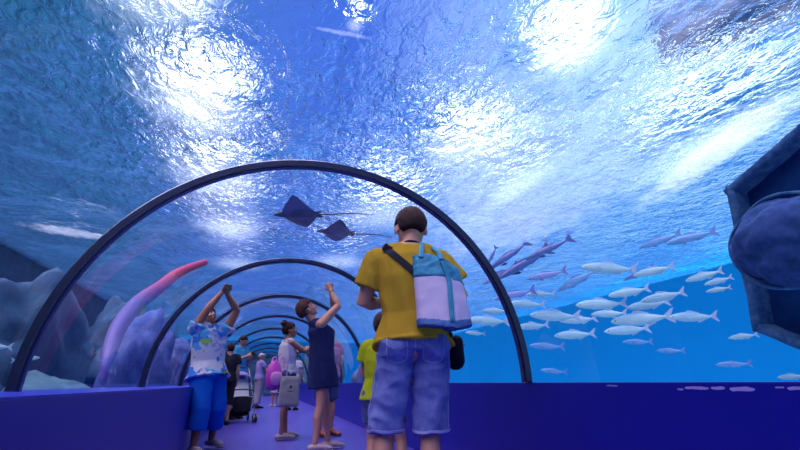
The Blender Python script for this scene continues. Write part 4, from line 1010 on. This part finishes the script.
# --- person in pink striped top beyond the navy tunic
sp_, J, P, Mx = build_person((.70, 7.15, 0), .5, dict(hs=.95, hip=(0, 0, .86), waist=(0, 0, 1.0), chest=(0, 0, 1.15), upper=(0, 0, 1.25), neck=(0, 0, 1.32), head=(-.02, -.02, 1.45), shR=(.16, 0, 1.28), shL=(-.16, 0, 1.28), elR=(.20, -.02, 1.02), elL=(-.2, -.02, 1.02), wrR=(.20, .08, .80), wrL=(-.2, .08, .80), hipR=(.09, 0, .82), hipL=(-.09, 0, .82), F=(-.3, -1, 0), toeR=(.12, -.17, .03), toeL=(-.12, -.17, .03), ankR=(.1, 0, .08), ankL=(-.1, 0, .08)), M['skin'],
    'person in a pink striped top and dark jeans half hidden behind the navy tunic', voxel=.011, hair=M['hair_dark'], hvol=1.05)
bm = bmesh.new(); tee(bm, J, .03, hem=V((0, 0, .82)), sleeve=.45); garment('striped_top', bm, M['pink_stripe'], sp_, .011, amp=.004)
bm = bmesh.new(); trousers(bm, J, hem=.95, g=.018, wide=.01); garment('jeans', bm, M['denim_dark'], sp_, .011)
for s in 'RL': shoe(sp_, J, s, M['red_brown'])

# --- person in pale blue T-shirt behind the stroller
bu, J, P, Mx = build_person((-.80, 11.0, 0), PI + .9, dict(hip=(0, 0, .97), waist=(0, 0, 1.12), chest=(0, 0, 1.31), upper=(0, 0, 1.44), neck=(0, 0.01, 1.52), head=(0, .06, 1.655), F=(0, .85, -.5), U=(0, .5, .85), shR=(.19, 0, 1.46), shL=(-.19, 0, 1.46), elR=(.24, .06, 1.18), elL=(-.24, .06, 1.18), wrR=(.08, .28, 1.32), wrL=(-.08, .28, 1.32), hdR=(-.3, 1, .3), hdL=(.3, 1, .3), hnR=(-1, 0, 0), hnL=(1, 0, 0), w=1.08), M['skin'],
    'person in a pale blue T-shirt standing behind the stroller and looking down', voxel=.012, hair=M['hair_dark'], hvol=1.0)
bm = bmesh.new(); tee(bm, J, .025, hem=V((0, 0, .93)), sleeve=.5); garment('t_shirt', bm, M['sky_cloth'], bu, .012, amp=.004)
bm = bmesh.new(); trousers(bm, J, hem=1.0, g=.02, wide=.015); garment('shorts', bm, M['denim_dark'], bu, .012)
for s in 'RL': shoe(bu, J, s, M['black_cloth'])
ob = empty('camera', (-.80, 11.0, 0), PI + .9); tag(ob, 'small black camera in the hands of the person in the pale blue T-shirt', 'camera')
bm = bmesh.new(); add_box(bm, (-.06, .36, 1.33), (.06, .41, 1.41), .008); cb = obj('camera_body', bm, M['black'], ob)
bm = bmesh.new(); chain(bm, [V((0, .41, 1.37)), V((0, .45, 1.37))], [.028, .026], n=20, round_ends=False); obj('lens', bm, M['screen'], ob, smooth=True)

# --- smaller background people
def simple_person(loc, rot, h, skin, hairm, top, bottom, label, hem=1.0, names=('t_shirt', 'trousers'), hvol=1.05, shoes=None, armsup=False):
    k = h / 1.75
    sp = {n_: tuple(c * k for c in DEF[n_]) for n_ in DEF if isinstance(DEF[n_], tuple) and n_ not in ('F', 'U', 'hdR', 'hdL', 'hnR', 'hnL', 'lat')}
    if armsup: sp.update(elR=(.21 * k, .12 * k, 1.18 * k), elL=(-.21 * k, .12 * k, 1.18 * k), wrR=(.10 * k, .33 * k, 1.25 * k), wrL=(-.10 * k, .33 * k, 1.25 * k), hdR=(-.2, 1, .2), hdL=(.2, 1, .2))
    sp.update(w=k, arm=k, leg=k, hs=max(k, .85))
    o, J, P, Mx = build_person(loc, rot, sp, skin, label, voxel=.014, hair=hairm, hvol=hvol, face=True)
    bm = bmesh.new(); tee(bm, J, .024 * k, hem=J['hip'] + V((0, 0, -.05)), sleeve=.5); garment(names[0], bm, top, o, .013, amp=.003)
    bm = bmesh.new(); trousers(bm, J, hem=hem, g=.018, wide=.02); garment(names[1], bm, bottom, o, .013)
    for s in 'RL': shoe(o, J, s, shoes or M['black_cloth'])
    return o, J, P, Mx
simple_person((-.92, 9.6, 0), 0.2, 1.5, M['skin'], M['hair_dark'], M['black_cloth'], M['black_cloth'], 'person dressed in black half hidden behind the person in the printed top', 1.2, ('t_shirt', 'trousers'))
o, J, P, Mx = simple_person((-.33, 15.4, 0), -1.2, 1.66, M['skin'], M['hair_fair'], M['lilac_cloth'], M['beige_cloth'], 'distant person in a lilac top and beige trousers, left of the pink backpack', 1.85, ('top', 'trousers'), armsup=True)
bm = bmesh.new(); ellipsoid(bm, P(0, -.005, .065), .092, .108, .065, Mx); chain(bm, [P(0, .06, .065), P(0, .16, .05)], [(.075, .012), (.055, .006)], lat=(Mx @ V((1, 0, 0))), n=16); obj('cap', bm, M['white_cloth'], o, smooth=True)
simple_person((.22, 16.4, 0), 2.6, 1.22, M['skin'], M['hair_brown'], M['white_cloth'], M['white_cloth'], 'distant child in white clothes walking right of the beige trousers', .7, ('t_shirt', 'shorts'), shoes=M['shoe_pale'])
simple_person((.66, 14.0, 0), -.4, 1.60, M['skin'], M['hair_brown'], M['white_cloth'], M['denim_dark'], 'distant person in a white top seen between the bun and the navy tunic', 1.8, ('top', 'jeans'))
simple_person((-.95, 14.2, 0), .6, 1.62, M['skin'], M['hair_dark'], M['black_cloth'], M['black_cloth'], 'distant person in dark clothes beyond the pale blue T-shirt', 1.8, ('top', 'trousers'))

# --- stroller
st = empty('stroller', (-.66, 10.1, 0), .22); tag(st, 'folding stroller with white padding and dark frame in front of the pale blue T-shirt', 'stroller')
for s in (-1, 1):
    bm = bmesh.new(); tube(bm, [(s * .27, -.30, .10), (s * .25, -.12, .40), (s * .22, .10, .72), (s * .19, .36, 1.02)], .013); fr = obj('frame_side', bm, M['rib'], st, smooth=True)
    bm = bmesh.new(); tube(bm, [(s * .27, .34, .10), (s * .25, .12, .38), (s * .23, -.12, .58)], .012); obj('rear_strut', bm, M['chrome'], st, smooth=True)
    for y in (-.30, .34):
        for dx in ((-.025, .025) if y < 0 else (0,)):
            w_ = empty('wheel', (s * .27 + dx, y, .088)); w_.parent = st
            bm = bmesh.new(); chain(bm, [V((0, .072 * math.cos(t_), .072 * math.sin(t_))) for t_ in [2 * PI * i / 24 for i in range(25)]], [.015] * 25, n=10, round_ends=False); obj('tyre', bm, M['black'], w_, smooth=True)
            bm = bmesh.new(); chain(bm, [V((-.012, 0, 0)), V((.012, 0, 0))], [.02, .02], n=14, round_ends=False)
            for i in range(5):
                a = 2 * PI * i / 5; chain(bm, [V((0, 0, 0)), V((0, .07 * math.cos(a), .07 * math.sin(a)))], [.006, .005], n=8)
            obj('hub', bm, M['chrome'], w_, smooth=True)
bm = bmesh.new(); tube(bm, [(-.19, .36, 1.02), (-.15, .40, 1.06), (.15, .40, 1.06), (.19, .36, 1.02)], .014, sub=3); obj('push_handle', bm, M['rib'], st, smooth=True)
bm = bmesh.new(); chain(bm, [V((0, -.27, .47)), V((0, -.05, .44)), V((0, .10, .48)), V((0, .22, .80))], [(.19, .03), (.20, .045), (.20, .05), (.18, .03)], lat=(1, 0, 0), n=24, squareness=.4); obj('seat_pad', bm, M['white_cloth'], st, smooth=True)
bm = bmesh.new(); chain(bm, [V((0, -.34, .22)), V((0, -.28, .47))], [(.17, .02), (.19, .03)], lat=(1, 0, 0), n=20, squareness=.4); obj('leg_rest', bm, M['black_cloth'], st, smooth=True)
bm = bmesh.new()
rows = []
for i in range(9):
    a = -.35 + 1.15 * i / 8; row = []
    for k in range(17):
        b_ = PI * k / 16; row.append(bm.verts.new(((.22 * math.cos(b_)), .26 - .26 * math.sin(a) * (.6 + .4 * math.sin(b_)), .72 + .24 * math.cos(a) * math.sin(b_) ** .6 + .02)))
    rows.append(row)
for a, b in zip(rows, rows[1:]):
    for k in range(16): bm.faces.new((a[k], a[k + 1], b[k + 1], b[k]))
cn = obj('canopy', bm, M['lilac_cloth'], st, smooth=True); sm = cn.modifiers.new('s', 'SOLIDIFY'); sm.thickness = .012
bm = bmesh.new(); chain(bm, [V((0, -.10, .20)), V((0, .02, .16)), V((0, .22, .22))], [(.19, .04), (.21, .05), (.19, .04)], lat=(1, 0, 0), n=20, squareness=.3); obj('basket', bm, M['black_cloth'], st, smooth=True)
bm = bmesh.new(); tube(bm, [(-.24, -.12, .58), (-.15, -.25, .62), (.15, -.25, .62), (.24, -.12, .58)], .016, sub=4); obj('bumper_bar', bm, M['black'], st, smooth=True)
